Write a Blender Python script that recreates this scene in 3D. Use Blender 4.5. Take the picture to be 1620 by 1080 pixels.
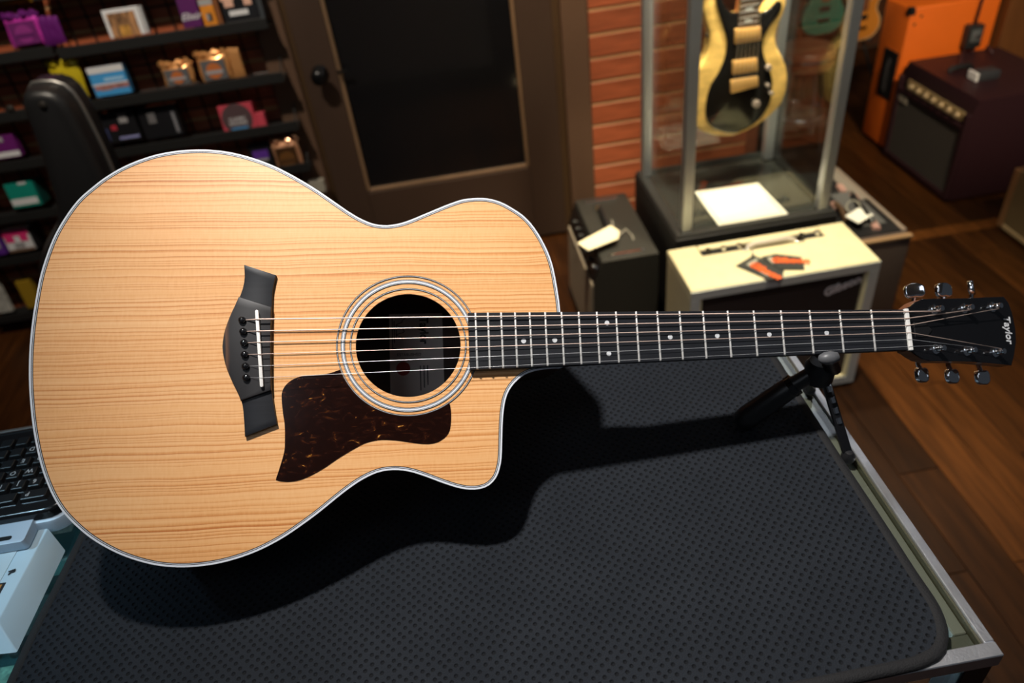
import bpy, bmesh, math, random
from mathutils import Vector, Matrix
random.seed(7)
for o in list(bpy.data.objects): bpy.data.objects.remove(o)
SC = bpy.context.scene
COL = SC.collection
PI = math.pi

# ------------------------------------------------------------------ camera
F = 1182.0                                   # focal length in pixels of the 1620x1080 frame
CAMZ = 1.60
DN = Vector((202, 1490, F)).normalized()     # world "down" in camera space (x right, y down, z forward)
DP = Vector((-201, -910, F)); DP = (DP - DN * DP.dot(DN)).normalized()
RT = DN.cross(DP)
if RT.x < 0: RT = -RT
def to_world(v): return Vector((RT.dot(v), DP.dot(v), -DN.dot(v)))
CAM = Vector((0, 0, CAMZ))
cam_d = bpy.data.cameras.new('camera'); cam = bpy.data.objects.new('camera', cam_d); COL.objects.link(cam)
cx, cy, cz = to_world(Vector((1, 0, 0))), to_world(Vector((0, -1, 0))), to_world(Vector((0, 0, -1)))
cam.matrix_world = Matrix(((cx.x, cy.x, cz.x, 0), (cx.y, cy.y, cz.y, 0), (cx.z, cy.z, cz.z, CAMZ), (0, 0, 0, 1)))
cam_d.sensor_width = 36; cam_d.lens = F * 36 / 1620
cam_d.clip_start = .02
cam_d.dof.use_dof = True; cam_d.dof.focus_distance = .705; cam_d.dof.aperture_fstop = 4.2
SC.camera = cam

# ------------------------------------------------------------------ world, lights, exposure
w = bpy.data.worlds.new('world'); SC.world = w; w.use_nodes = True
w.node_tree.nodes['Background'].inputs[0].default_value = (.75, .85, 1, 1)
w.node_tree.nodes['Background'].inputs[1].default_value = .035
VS = SC.view_settings
VS.view_transform = 'Standard'; VS.look = 'None'; VS.exposure = 0; VS.gamma = 1; VS.use_curve_mapping = False
def spot(name, loc, target, power, color, radius, cone, blend=.5):
    d = bpy.data.lights.new(name, 'SPOT'); d.energy = power; d.color = color
    d.shadow_soft_size = radius; d.spot_size = math.radians(cone); d.spot_blend = blend
    o = bpy.data.objects.new(name, d); COL.objects.link(o); o.location = loc
    o.rotation_euler = (Vector(target) - Vector(loc)).to_track_quat('-Z', 'Y').to_euler()
    return o
spot('counter_spot_light', (-.22, .58, 2.62), (.20, .60, 1.0), 152, (1, .955, .91), .042, 58, 1.0)
spot('counter_second_spot_light', (-1.35, .60, 2.62), (-.70, .52, .97), 62, (.50, .80, 1), .05, 26, 1.0)
spot('amplifier_spot_light', (.85, 1.35, 2.62), (.85, 1.75, .3), 185, (1, .86, .60), .05, 58, .8)
spot('wall_spot_light', (.28, 1.75, 2.62), (.80, 2.72, .55), 260, (1, .80, .56), .05, 66, .8)
spot('accessory_spot_light', (-.80, 1.45, 2.62), (-1.0, 2.62, .72), 150, (1, .88, .72), .04, 60, .7)
spot('orange_corner_spot_light', (1.25, .35, 2.62), (2.15, 2.95, .42), 370, (1, .80, .55), .05, 26, .8)
spot('floor_spot_light', (1.55, .7, 2.62), (1.45, .95, 0), 20, (1, .82, .55), .05, 50, .9)

# ------------------------------------------------------------------ helpers
def ray(x, y): return to_world(Vector((x - 810, y - 540, F)))
def on_z(x, y, z): r = ray(x, y); return CAM + r * ((z - CAMZ) / r.z)
def on_y(x, y, Y): r = ray(x, y); return CAM + r * (Y / r.y)
def on_x(x, y, X): r = ray(x, y); return CAM + r * (X / r.x)

def mesh_obj(name, me, mat, parent=None):
    o = bpy.data.objects.new(name, me); COL.objects.link(o)
    if mat is not None and not me.materials: me.materials.append(mat)
    if parent is not None:
        o.parent = parent
        if 'off' in OFF.get(parent.name, {}): o.location = -OFF[parent.name]['off']
    return o
OFF = {}
def part(name, bm, mat, parent=None, smooth=False, label=None):
    bmesh.ops.recalc_face_normals(bm, faces=bm.faces)
    me = bpy.data.meshes.new(name); bm.to_mesh(me); bm.free()
    if smooth:
        for p in me.polygons: p.use_smooth = True
        if smooth != 'all': me.set_sharp_from_angle(angle=math.radians(40))
    o = mesh_obj(name, me, mat, parent)
    if label: o['label'] = label
    return o
def tag(o, label, cat, group=None):
    o['label'] = label; o['category'] = cat
    if group: o['group'] = group
    return o
def struct(o): o['kind'] = 'structure'; return o
def thing(name, label, cat, loc=(0, 0, 0), group=None, local=False):
    o = bpy.data.objects.new(name, None); COL.objects.link(o); o.empty_display_size = .05
    o.location = loc; tag(o, label, cat, group)
    if not local: OFF[o.name] = {'off': Vector(loc)}
    return o
def box(x0, x1, y0, y1, z0, z1, bev=0, seg=2, bm=None):
    b = bmesh.new()
    bmesh.ops.create_cube(b, size=1)
    for v in b.verts:
        v.co = Vector(((x0 + x1) / 2 + v.co.x * (x1 - x0), (y0 + y1) / 2 + v.co.y * (y1 - y0), (z0 + z1) / 2 + v.co.z * (z1 - z0)))
    if bev: bmesh.ops.bevel(b, geom=b.edges[:], offset=bev, segments=seg, profile=.5, affect='EDGES')
    return merge(bm, b)
def merge(bm, b):
    if bm is None: return b
    me = bpy.data.meshes.new('tmp'); b.to_mesh(me); b.free(); bm.from_mesh(me); bpy.data.meshes.remove(me)
    return bm
def prism(pts, h0, h1, axis='z', bev=0, seg=2, bm=None, bevtop=True):
    """polygon (a,b) extruded from h0 to h1; axis z: (a,b,h); y: (a,h,b); x: (h,a,b)"""
    f = {'z': lambda a, b, h: (a, b, h), 'y': lambda a, b, h: (a, h, b), 'x': lambda a, b, h: (h, a, b)}[axis]
    b = bmesh.new()
    lo = [b.verts.new(f(p[0], p[1], h0)) for p in pts]; hi = [b.verts.new(f(p[0], p[1], h1)) for p in pts]
    n = len(pts)
    b.faces.new(lo); ft = b.faces.new(hi)
    for i in range(n): b.faces.new((lo[i], lo[(i + 1) % n], hi[(i + 1) % n], hi[i]))
    if bev:
        bmesh.ops.recalc_face_normals(b, faces=b.faces)
        bmesh.ops.bevel(b, geom=list(ft.edges), offset=bev, segments=seg, profile=.5, affect='EDGES')
    return merge(bm, b)
def hexa(c, bm=None, bev=0):
    """8 corners: bottom 0-3, top 4-7"""
    b = bmesh.new(); v = [b.verts.new(p) for p in c]
    for q in ((0, 1, 2, 3), (4, 5, 6, 7), (0, 1, 5, 4), (1, 2, 6, 5), (2, 3, 7, 6), (3, 0, 4, 7)): b.faces.new([v[i] for i in q])
    bmesh.ops.recalc_face_normals(b, faces=b.faces)
    if bev: bmesh.ops.bevel(b, geom=b.edges[:], offset=bev, segments=2, profile=.5, affect='EDGES')
    return merge(bm, b)
def tube(pts, r, n=8, bm=None, closed=False, cap=True):
    b = bmesh.new(); pts = [Vector(p) for p in pts]; m = len(pts)
    rs = r if isinstance(r, (list, tuple)) else [r] * m
    rings = []; prev = None
    for i, p in enumerate(pts):
        if closed: t = (pts[(i + 1) % m] - pts[i - 1]).normalized()
        else: t = (pts[min(i + 1, m - 1)] - pts[max(i - 1, 0)]).normalized()
        if prev is None:
            a = Vector((0, 0, 1)) if abs(t.z) < .9 else Vector((1, 0, 0))
            s = t.cross(a).normalized()
        else: s = (prev - t * prev.dot(t)).normalized()
        prev = s; q = t.cross(s)
        rings.append([b.verts.new(p + (s * math.cos(2 * PI * k / n) + q * math.sin(2 * PI * k / n)) * rs[i]) for k in range(n)])
    for i in range(m if closed else m - 1):
        A, B = rings[i], rings[(i + 1) % m]
        for k in range(n): b.faces.new((A[k], A[(k + 1) % n], B[(k + 1) % n], B[k]))
    if cap and not closed: b.faces.new(rings[0]); b.faces.new(rings[-1])
    return merge(bm, b)
def lathe(prof, c, axis=(0, 0, 1), n=24, bm=None):
    """prof: list of (radius, height along axis)"""
    b = bmesh.new(); ax = Vector(axis).normalized(); c = Vector(c)
    a = Vector((1, 0, 0)) if abs(ax.x) < .8 else Vector((0, 1, 0))
    s = ax.cross(a).normalized(); q = ax.cross(s); rings = []
    for r, h in prof:
        if r < 1e-6: rings.append([b.verts.new(c + ax * h)])
        else: rings.append([b.verts.new(c + ax * h + (s * math.cos(2 * PI * k / n) + q * math.sin(2 * PI * k / n)) * r) for k in range(n)])
    for A, B in zip(rings, rings[1:]):
        for k in range(n):
            k2 = (k + 1) % n
            if len(A) == 1 and len(B) == 1: continue
            if len(A) == 1: b.faces.new((A[0], B[k], B[k2]))
            elif len(B) == 1: b.faces.new((A[k], A[k2], B[0]))
            else: b.faces.new((A[k], A[k2], B[k2], B[k]))
    if len(rings[0]) > 1: b.faces.new(rings[0])
    if len(rings[-1]) > 1: b.faces.new(rings[-1])
    return merge(bm, b)
def ring(c, r0, r1, z, h=.0003, n=96, bm=None):
    b = bmesh.new(); L = []
    for (r, zz) in ((r0, z), (r0, z + h), (r1, z + h), (r1, z)):
        L.append([b.verts.new((c[0] + r * math.cos(2 * PI * k / n), c[1] + r * math.sin(2 * PI * k / n), zz)) for k in range(n)])
    for i in range(4):
        A, B = L[i], L[(i + 1) % 4]
        for k in range(n): b.faces.new((A[k], A[(k + 1) % n], B[(k + 1) % n], B[k]))
    return merge(bm, b)
def smooth_loop(P, n, closed=True):
    """Catmull-Rom through P, resampled to n points of even arc length"""
    P = [Vector((p[0], p[1])) for p in P]; m = len(P); out = []
    for i in range(m if closed else m - 1):
        g = (lambda k: P[k % m]) if closed else (lambda k: P[max(0, min(m - 1, k))])
        p0, p1, p2, p3 = g(i - 1), g(i), g(i + 1), g(i + 2)
        for k in range(8):
            t = k / 8
            out.append(.5 * (2 * p1 + (p2 - p0) * t + (2 * p0 - 5 * p1 + 4 * p2 - p3) * t * t + (3 * p1 - p0 - 3 * p2 + p3) * t ** 3))
    if not closed: out.append(P[-1])
    d = [0]
    for a, b in zip(out, out[1:] + ([out[0]] if closed else [])): d.append(d[-1] + (b - a).length)
    res = []; j = 0; L = d[-1]; cnt = n if closed else n - 1
    for i in range(n):
        s = L * i / cnt
        while j < len(d) - 2 and d[j + 1] < s: j += 1
        a = out[j % len(out)]; b = out[(j + 1) % len(out)] if closed else out[min(j + 1, len(out) - 1)]
        seg = d[j + 1] - d[j]; t = 0 if seg < 1e-9 else (s - d[j]) / seg
        res.append(a.lerp(b, min(1, max(0, t))))
    return res
def inset(P, d):
    n = len(P); A = sum(P[i].x * P[(i + 1) % n].y - P[(i + 1) % n].x * P[i].y for i in range(n)); sg = 1 if A > 0 else -1
    out = []
    for i in range(n):
        t = (P[(i + 1) % n] - P[i - 1]).normalized(); out.append(P[i] + Vector((-t.y, t.x)) * d * sg)
    return out
def strip(P, Q, z, h=.0003):
    """closed band between loops P and Q, at z with height h"""
    b = bmesh.new(); n = len(P)
    L = [[b.verts.new((p.x, p.y, zz)) for p in X] for X, zz in ((P, z), (P, z + h), (Q, z + h), (Q, z))]
    for i in range(4):
        A, B = L[i], L[(i + 1) % 4]
        for k in range(n): b.faces.new((A[k], A[(k + 1) % n], B[(k + 1) % n], B[k]))
    return b
def text_bm(body, size, shear=0, extrude=.0003, bold=0.0, xs=1):
    c = bpy.data.curves.new('t', 'FONT'); c.body = body; c.size = size; c.shear = shear; c.extrude = extrude; c.offset = bold
    c.align_x = 'CENTER'; c.align_y = 'CENTER'; c.resolution_u = 3
    o = bpy.data.objects.new('t', c); COL.objects.link(o)
    bpy.context.view_layer.update()
    me = bpy.data.meshes.new_from_object(o.evaluated_get(bpy.context.evaluated_depsgraph_get()))
    b = bmesh.new(); b.from_mesh(me)
    for v in b.verts: v.co.x *= xs
    bpy.data.objects.remove(o); bpy.data.curves.remove(c); bpy.data.meshes.remove(me)
    return b
def frame(o, x, y, z): 
    """matrix with axes x,y,z (columns) at o"""
    x, y, z, o = Vector(x), Vector(y), Vector(z), Vector(o)
    return Matrix(((x.x, y.x, z.x, o.x), (x.y, y.y, z.y, o.y), (x.z, y.z, z.z, o.z), (0, 0, 0, 1)))
def xf(bm, m): bmesh.ops.transform(bm, matrix=m, verts=bm.verts); return bm

# ------------------------------------------------------------------ materials
MATS = {}
def mat(name, col, rough=.5, metal=0, var=0, vscale=8, bump=0, bscale=60, coat=0, emit=None, es=0, stretch=None, spec=.5, rand=0):
    if name in MATS: return MATS[name]
    m = bpy.data.materials.new(name); m.use_nodes = True; nt = m.node_tree; N = nt.nodes; p = N['Principled BSDF']
    p.inputs['Base Color'].default_value = (*col, 1); p.inputs['Roughness'].default_value = rough; p.inputs['Metallic'].default_value = metal
    p.inputs['Coat Weight'].default_value = coat; p.inputs['Coat Roughness'].default_value = .05; p.inputs['Specular IOR Level'].default_value = spec
    if emit: p.inputs['Emission Color'].default_value = (*emit, 1); p.inputs['Emission Strength'].default_value = es
    if var or bump or rand:
        tc = N.new('ShaderNodeTexCoord'); mp = N.new('ShaderNodeMapping'); nt.links.new(tc.outputs['Object'], mp.inputs[0])
        if stretch: mp.inputs['Scale'].default_value = stretch
    if var or rand:
        hs = N.new('ShaderNodeHueSaturation'); hs.inputs['Color'].default_value = (*col, 1)
        nz = N.new('ShaderNodeTexNoise'); nz.inputs['Scale'].default_value = vscale; nz.inputs['Detail'].default_value = 5
        nt.links.new(mp.outputs[0], nz.inputs['Vector'])
        mr = N.new('ShaderNodeMapRange'); mr.inputs['From Min'].default_value = .3; mr.inputs['From Max'].default_value = .7
        mr.inputs['To Min'].default_value = 1 - var; mr.inputs['To Max'].default_value = 1 + var
        nt.links.new(nz.outputs['Fac'], mr.inputs['Value'])
        val = mr.outputs[0]
        if rand:
            oi = N.new('ShaderNodeObjectInfo'); m2 = N.new('ShaderNodeMapRange')
            m2.inputs['To Min'].default_value = 1 - rand; m2.inputs['To Max'].default_value = 1 + rand
            nt.links.new(oi.outputs['Random'], m2.inputs['Value'])
            mu = N.new('ShaderNodeMath'); mu.operation = 'MULTIPLY'; nt.links.new(val, mu.inputs[0]); nt.links.new(m2.outputs[0], mu.inputs[1]); val = mu.outputs[0]
        nt.links.new(val, hs.inputs['Value']); nt.links.new(hs.outputs[0], p.inputs['Base Color'])
    if bump:
        nb = N.new('ShaderNodeTexNoise'); nb.inputs['Scale'].default_value = bscale; nb.inputs['Detail'].default_value = 3
        nt.links.new(mp.outputs[0], nb.inputs['Vector'])
        bp = N.new('ShaderNodeBump'); bp.inputs['Strength'].default_value = bump; bp.inputs['Distance'].default_value = .002
        nt.links.new(nb.outputs['Fac'], bp.inputs['Height']); nt.links.new(bp.outputs[0], p.inputs['Normal'])
    MATS[name] = m
    return m
def glass_mat(name, tint, refl=1.0):
    m = bpy.data.materials.new(name); m.use_nodes = True; nt = m.node_tree; N = nt.nodes
    N.remove(N['Principled BSDF'])
    tr = N.new('ShaderNodeBsdfTransparent'); tr.inputs[0].default_value = (*tint, 1)
    gl = N.new('ShaderNodeBsdfGlossy'); gl.inputs['Roughness'].default_value = .01
    fr = N.new('ShaderNodeFresnel'); fr.inputs['IOR'].default_value = 1.5
    ge = N.new('ShaderNodeNewGeometry'); io = N.new('ShaderNodeMapRange'); io.inputs['To Min'].default_value = 1.5; io.inputs['To Max'].default_value = 1 / 1.5
    nt.links.new(ge.outputs['Backfacing'], io.inputs['Value']); nt.links.new(io.outputs[0], fr.inputs['IOR'])   # same reflectance on both faces of a pane
    mx = N.new('ShaderNodeMixShader'); nt.links.new(fr.outputs[0], mx.inputs[0]); nt.links.new(tr.outputs[0], mx.inputs[1]); nt.links.new(gl.outputs[0], mx.inputs[2])
    nt.links.new(mx.outputs[0], N['Material Output'].inputs[0]); MATS[name] = m
    return m
def ramp_set(cr, stops):
    el = cr.color_ramp.elements
    while len(el) > 1: el.remove(el[-1])
    el[0].position = stops[0][0]; el[0].color = (*stops[0][1], 1)
    for p, c in stops[1:]: e = el.new(p); e.color = (*c, 1)
def spruce():
    m = bpy.data.materials.new('spruce_top'); m.use_nodes = True; nt = m.node_tree; N = nt.nodes; L = nt.links; p = N['Principled BSDF']
    tc = N.new('ShaderNodeTexCoord')
    def noise(scale, sc, det=2, vec=None):
        mp = N.new('ShaderNodeMapping'); mp.inputs['Scale'].default_value = sc; L.new(vec or tc.outputs['Object'], mp.inputs[0])
        n = N.new('ShaderNodeTexNoise'); n.inputs['Scale'].default_value = scale; n.inputs['Detail'].default_value = det; L.new(mp.outputs[0], n.inputs['Vector'])
        return n.outputs['Fac']
    def math_(op, a, b):
        x = N.new('ShaderNodeMath'); x.operation = op
        for i, q in enumerate((a, b)):
            if isinstance(q, (int, float)): x.inputs[i].default_value = q
            else: L.new(q, x.inputs[i])
        return x.outputs[0]
    wob = noise(9, (1, 2, 1), 2)
    se = N.new('ShaderNodeSeparateXYZ'); L.new(tc.outputs['Object'], se.inputs[0])
    y2 = math_('ADD', math_('ABSOLUTE', se.outputs[1], 0), math_('MULTIPLY', wob, .006))
    cb = N.new('ShaderNodeCombineXYZ'); L.new(se.outputs[0], cb.inputs[0]); L.new(y2, cb.inputs[1])
    n1 = noise(1, (.55, 520, 1), 2, cb.outputs[0]); n2 = noise(1, (.4, 70, 1), 2, cb.outputs[0]); n3 = noise(1, (420, 90, 1), 2)
    n4 = noise(5, (1, 1.6, 1), 1); n5 = noise(1, (.5, 38, 1), 1, cb.outputs[0])
    ph = math_('ADD', math_('MULTIPLY', y2, 225), math_('MULTIPLY', n2, 5.5))          # one cycle per growth ring, about 4.5 mm
    saw = math_('FRACT', ph, 0)
    line = math_('POWER', saw, 3.2)                                                     # soft rise to a sharp late-wood edge
    amp = N.new('ShaderNodeMapRange'); amp.inputs['From Min'].default_value = .34; amp.inputs['From Max'].default_value = .66; amp.inputs['To Min'].default_value = .40; amp.inputs['To Max'].default_value = .95; L.new(n5, amp.inputs['Value'])
    v = math_('SUBTRACT', .60, math_('MULTIPLY', math_('MULTIPLY', line, amp.outputs[0]), .42))
    v = math_('ADD', v, math_('MULTIPLY', math_('SUBTRACT', n1, .5), .24))
    v = math_('ADD', v, math_('MULTIPLY', math_('SUBTRACT', n3, .5), .13))
    v = math_('ADD', v, math_('MULTIPLY', math_('SUBTRACT', n4, .5), .16))
    cr = N.new('ShaderNodeValToRGB'); L.new(v, cr.inputs[0])
    ramp_set(cr, [(.26, (.50, .165, .036)), (.40, (.64, .275, .080)), (.53, (.775, .395, .150)), (.68, (.84, .49, .225))])
    L.new(cr.outputs[0], p.inputs['Base Color']); p.inputs['Roughness'].default_value = .42
    p.inputs['Coat Weight'].default_value = .15; p.inputs['Coat Roughness'].default_value = .3
    MATS['spruce'] = m; return m
def tortoise():
    m = bpy.data.materials.new('tortoise_shell'); m.use_nodes = True; nt = m.node_tree; N = nt.nodes; L = nt.links; p = N['Principled BSDF']
    tc = N.new('ShaderNodeTexCoord'); mp = N.new('ShaderNodeMapping'); mp.inputs['Rotation'].default_value = (0, 0, -.6); mp.inputs['Scale'].default_value = (1, 2.0, 1)
    L.new(tc.outputs['Object'], mp.inputs[0])
    a = N.new('ShaderNodeTexNoise'); a.inputs['Scale'].default_value = 75; a.inputs['Detail'].default_value = 5; a.inputs['Distortion'].default_value = 1.5; L.new(mp.outputs[0], a.inputs['Vector'])
    cr = N.new('ShaderNodeValToRGB'); L.new(a.outputs['Fac'], cr.inputs[0])
    ramp_set(cr, [(0, (.006, .002, .002)), (.52, (.010, .003, .002)), (.62, (.018, .005, .003)), (.69, (.055, .015, .004)), (.715, (.45, .19, .03)), (.76, (.75, .45, .12))])
    L.new(cr.outputs[0], p.inputs['Base Color']); p.inputs['Roughness'].default_value = .16; p.inputs['Specular IOR Level'].default_value = .35
    MATS['tortoise'] = m; return m
def mat_fabric():
    m = bpy.data.materials.new('dimpled_mat_fabric'); m.use_nodes = True; nt = m.node_tree; N = nt.nodes; L = nt.links; p = N['Principled BSDF']
    tc = N.new('ShaderNodeTexCoord'); mp = N.new('ShaderNodeMapping'); mp.inputs['Rotation'].default_value = (0, 0, PI / 4)
    s = 1 / .0071; mp.inputs['Scale'].default_value = (s, s, s)
    L.new(tc.outputs['Object'], mp.inputs[0])
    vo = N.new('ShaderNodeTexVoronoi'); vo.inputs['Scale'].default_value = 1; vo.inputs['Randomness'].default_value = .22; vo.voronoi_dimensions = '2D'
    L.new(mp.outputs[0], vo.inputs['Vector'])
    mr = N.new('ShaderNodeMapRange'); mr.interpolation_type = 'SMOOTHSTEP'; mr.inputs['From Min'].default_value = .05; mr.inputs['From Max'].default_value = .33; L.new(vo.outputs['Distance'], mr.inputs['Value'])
    nz = N.new('ShaderNodeTexNoise'); nz.inputs['Scale'].default_value = 900; nz.inputs['Detail'].default_value = 2; L.new(tc.outputs['Object'], nz.inputs['Vector'])
    ad = N.new('ShaderNodeMath'); ad.operation = 'MULTIPLY_ADD'; ad.inputs[1].default_value = .35; L.new(nz.outputs['Fac'], ad.inputs[0]); L.new(mr.outputs[0], ad.inputs[2])
    bp = N.new('ShaderNodeBump'); bp.inputs['Strength'].default_value = 1; bp.inputs['Distance'].default_value = .003; L.new(ad.outputs[0], bp.inputs['Height'])
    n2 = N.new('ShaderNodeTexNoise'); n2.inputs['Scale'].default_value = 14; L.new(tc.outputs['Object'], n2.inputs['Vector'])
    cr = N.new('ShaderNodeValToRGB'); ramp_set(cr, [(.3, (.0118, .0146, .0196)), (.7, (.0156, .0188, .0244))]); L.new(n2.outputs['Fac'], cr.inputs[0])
    mx = N.new('ShaderNodeMixRGB'); mx.inputs[1].default_value = (.0085, .0100, .0130, 1); L.new(mr.outputs[0], mx.inputs[0]); L.new(cr.outputs[0], mx.inputs[2])  # dimple shade painted into the colour: hollows darker than the fabric around
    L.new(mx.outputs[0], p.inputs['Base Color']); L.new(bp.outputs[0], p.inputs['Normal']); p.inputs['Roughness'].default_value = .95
    p.inputs['Specular IOR Level'].default_value = .25
    MATS['matfab'] = m; return m
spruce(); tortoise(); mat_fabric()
BLK = mat('black_satin', (.010, .010, .011), .45, bump=.08, bscale=300)
BLKV = mat('black_vinyl', (.024, .024, .021), .5, bump=.5, bscale=420)
BLKG = mat('black_gloss', (.006, .006, .007), .12, coat=.6)
CHROME = mat('chrome', (.86, .87, .9), .08, 1)
STEEL = mat('steel_wire', (.8, .8, .82), .35, .6)
BRONZE = mat('bronze_wire', (.88, .66, .56), .42, .4)
ALU = mat('brushed_aluminium', (.72, .73, .76), .40, 1, var=.10, vscale=40, stretch=(1, 1, 1), bump=.12, bscale=500)
ALUP = mat('satin_aluminium_post', (.50, .53, .57), .38, .85, var=.04)
WHITE = mat('white_plastic', (.85, .86, .88), .35)
BONE = mat('white_bone', (.85, .84, .80), .35)
EBONY = mat('ebony', (.0085, .0095, .0125), .45, var=.25, vscale=20, stretch=(1, 14, 1), spec=.38)
ROSEW = mat('dark_rosewood', (.06, .027, .017), .45, var=.4, vscale=6, stretch=(1, 16, 1))
SAPELE = mat('brown_neck_wood', (.18, .065, .028), .4, var=.3, vscale=8, stretch=(1, 20, 1))
FRETM = mat('nickel_fret', (.80, .79, .76), .38, .55)
GLASS = glass_mat('clear_glass', (.96, .98, .97))
GREENG = glass_mat('green_tint_glass', (.80, .93, .90))

# ------------------------------------------------------------------ the room
TZ = .97                                    # counter top
WY = 2.72                                   # face of the back wall
FLOORM = mat('dark_floor_wood', (.046, .0150, .0030), .38, var=.45, vscale=3.2, stretch=(14, 1.2, 1), bump=.15, bscale=30, rand=.58, spec=.3)
fl = struct(part('floor', box(-2.6, 3.6, -1.2, 4.4, -.05, -.004), mat('floor_gap', (.006, .003, .002), .7)))
_nt = FLOORM.node_tree; _oi = [n for n in _nt.nodes if n.type == 'OBJECT_INFO'][0]; _mu = [n for n in _nt.nodes if n.type == 'MATH'][0]
_nt.links.new(_oi.outputs['Color'], _mu.inputs[1])                 # each plank has its own tone
plank_me = {}
def plank(x0, x1, y0, y1):
    k = (round(x1 - x0, 3), round(y1 - y0, 3))
    if k not in plank_me:
        b = box(-k[0] / 2 + .0008, k[0] / 2 - .0008, -k[1] / 2 + .0008, k[1] / 2 - .0008, -.004, 0, .0012, 1)
        me = bpy.data.meshes.new('plank'); b.to_mesh(me); b.free(); me.materials.append(FLOORM); plank_me[k] = me
    o = bpy.data.objects.new('plank', plank_me[k]); COL.objects.link(o); o.parent = fl; o.location = ((x0 + x1) / 2, (y0 + y1) / 2, 0)
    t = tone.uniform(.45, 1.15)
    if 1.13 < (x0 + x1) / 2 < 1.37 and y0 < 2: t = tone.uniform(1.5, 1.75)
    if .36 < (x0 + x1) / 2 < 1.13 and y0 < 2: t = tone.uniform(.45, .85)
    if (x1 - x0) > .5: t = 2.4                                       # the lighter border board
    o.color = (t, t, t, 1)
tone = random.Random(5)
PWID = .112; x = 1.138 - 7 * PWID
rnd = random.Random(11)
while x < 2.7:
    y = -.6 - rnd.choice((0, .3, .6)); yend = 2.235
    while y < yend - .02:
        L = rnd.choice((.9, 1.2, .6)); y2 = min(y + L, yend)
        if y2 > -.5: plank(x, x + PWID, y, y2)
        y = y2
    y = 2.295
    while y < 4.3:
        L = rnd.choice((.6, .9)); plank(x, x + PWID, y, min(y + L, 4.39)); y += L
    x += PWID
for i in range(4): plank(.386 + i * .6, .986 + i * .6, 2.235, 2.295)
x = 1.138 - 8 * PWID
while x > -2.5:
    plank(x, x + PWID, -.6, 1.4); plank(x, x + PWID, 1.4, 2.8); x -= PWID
struct(part('ceiling', box(-2.6, 3.6, -1.2, 4.4, 2.75, 2.8), mat('ceiling_paint', (.45, .43, .40), .8, var=.1)))
WALLM = mat('wall_groove_tan', (.46, .26, .12), .7, var=.15)
SLATM = mat('cherry_slat', (.33, .085, .035), .42, var=.35, vscale=4, stretch=(1.2, 1, 18), rand=.18)
X_OPEN = 1.215
for nm_, lx, ly in (('over the amplifiers', 1.55, 2.35), ('behind the photographer', -.7, -.5), ('right of the photographer', 1.5, -.4)):  # unseen glowing panels, added so chrome and rails have something to reflect
    lt = thing('added_ceiling_panel', 'unseen square white light panel added to the ceiling ' + nm_, 'ceiling light', (lx, ly, 2.72))
    part('housing', box(lx - .31, lx + .31, ly - .31, ly + .31, 2.735, 2.7499, .003), mat('added_panel_housing', (.7, .7, .7), .5), lt)
    part('diffuser', box(lx - .29, lx + .29, ly - .29, ly + .29, 2.728, 2.7349), mat('added_panel_diffuser', (.9, .9, .9), .5, emit=(.80, .88, 1), es=2.4), lt)
wb = struct(part('wall_back', box(-2.6, X_OPEN, WY + .0035, WY + .12, 0, 2.75), WALLM))
def slats(x0, x1, y, m, z1, parent, pitch=.0845, gap=.0120):
    me = None; z = .018
    while z < z1:
        if me is None:
            b = box(0, x1 - x0, 0, .0034, 0, pitch - gap, .0012, 1); me = bpy.data.meshes.new('slat'); b.to_mesh(me); b.free(); me.materials.append(m)
        o = bpy.data.objects.new('slat', me); COL.objects.link(o); o.parent = parent; o.location = (x0, y, z); z += pitch
slats(-2.55, -.575, WY, SLATM, 1.6, wb); slats(.556, X_OPEN - .035, WY, SLATM, 1.9, wb)
part('corner_trim', box(X_OPEN - .034, X_OPEN + .012, WY - .006, WY + .13, 0, 2.75, .003), mat('cherry_trim', (.20, .06, .03), .45, var=.25), wb)
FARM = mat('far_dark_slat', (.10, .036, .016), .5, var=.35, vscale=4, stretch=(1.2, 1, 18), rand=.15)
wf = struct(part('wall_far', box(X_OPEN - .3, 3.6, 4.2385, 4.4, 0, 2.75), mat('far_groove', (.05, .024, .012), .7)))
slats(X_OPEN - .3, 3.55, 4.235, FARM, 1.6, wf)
struct(part('wall_right', box(2.335, 3.6, 2.93, 3.04, 0, 2.75, .004), mat('brown_panel', (.13, .048, .012), .5, var=.18, vscale=5, stretch=(6, 6, .8))))
struct(part('wall_left', box(-2.6, -2.5, -1.2, 2.72, 0, 2.75), mat('left_wall', (.05, .03, .02), .7, var=.2)))

# door with black glass and wide brown casing
DOORM = mat('dark_brown_paint', (.050, .030, .021), .38, var=.12, vscale=3, stretch=(1, 1, .3), bump=.05, bscale=40)
BEAD = mat('worn_brown_bead', (.17, .105, .06), .4, var=.2)
gx0, gx1, gz0 = -.339, .298, .322           # glass opening
dx0, dx1 = -.455, .425
door = struct(part('door_1', box(dx0, gx0, WY - .035, WY + .005, .012, 2.03, .003), DOORM))     # left stile carries the rest
part('stile', box(gx1, dx1, WY - .035, WY + .005, .012, 2.03, .003), DOORM, door)
part('bottom_rail', box(gx0, gx1, WY - .035, WY + .005, .012, gz0, .003), DOORM, door)
part('top_rail', box(gx0, gx1, WY - .035, WY + .005, 1.9, 2.03, .003), DOORM, door)
part('pane', box(gx0, gx1, WY - .018, WY - .012, gz0, 1.9), BLKG, door, label='black glass pane')
for a in ((gx0, gx0 + .014, gz0, 1.9), (gx1 - .014, gx1, gz0, 1.9), (gx0, gx1, gz0, gz0 + .014)):
    part('glazing_bead', box(a[0], a[1], WY - .032, WY - .018, a[2], a[3], .004), BEAD, door)
kp = on_y(505, 122, WY - .085)
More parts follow.
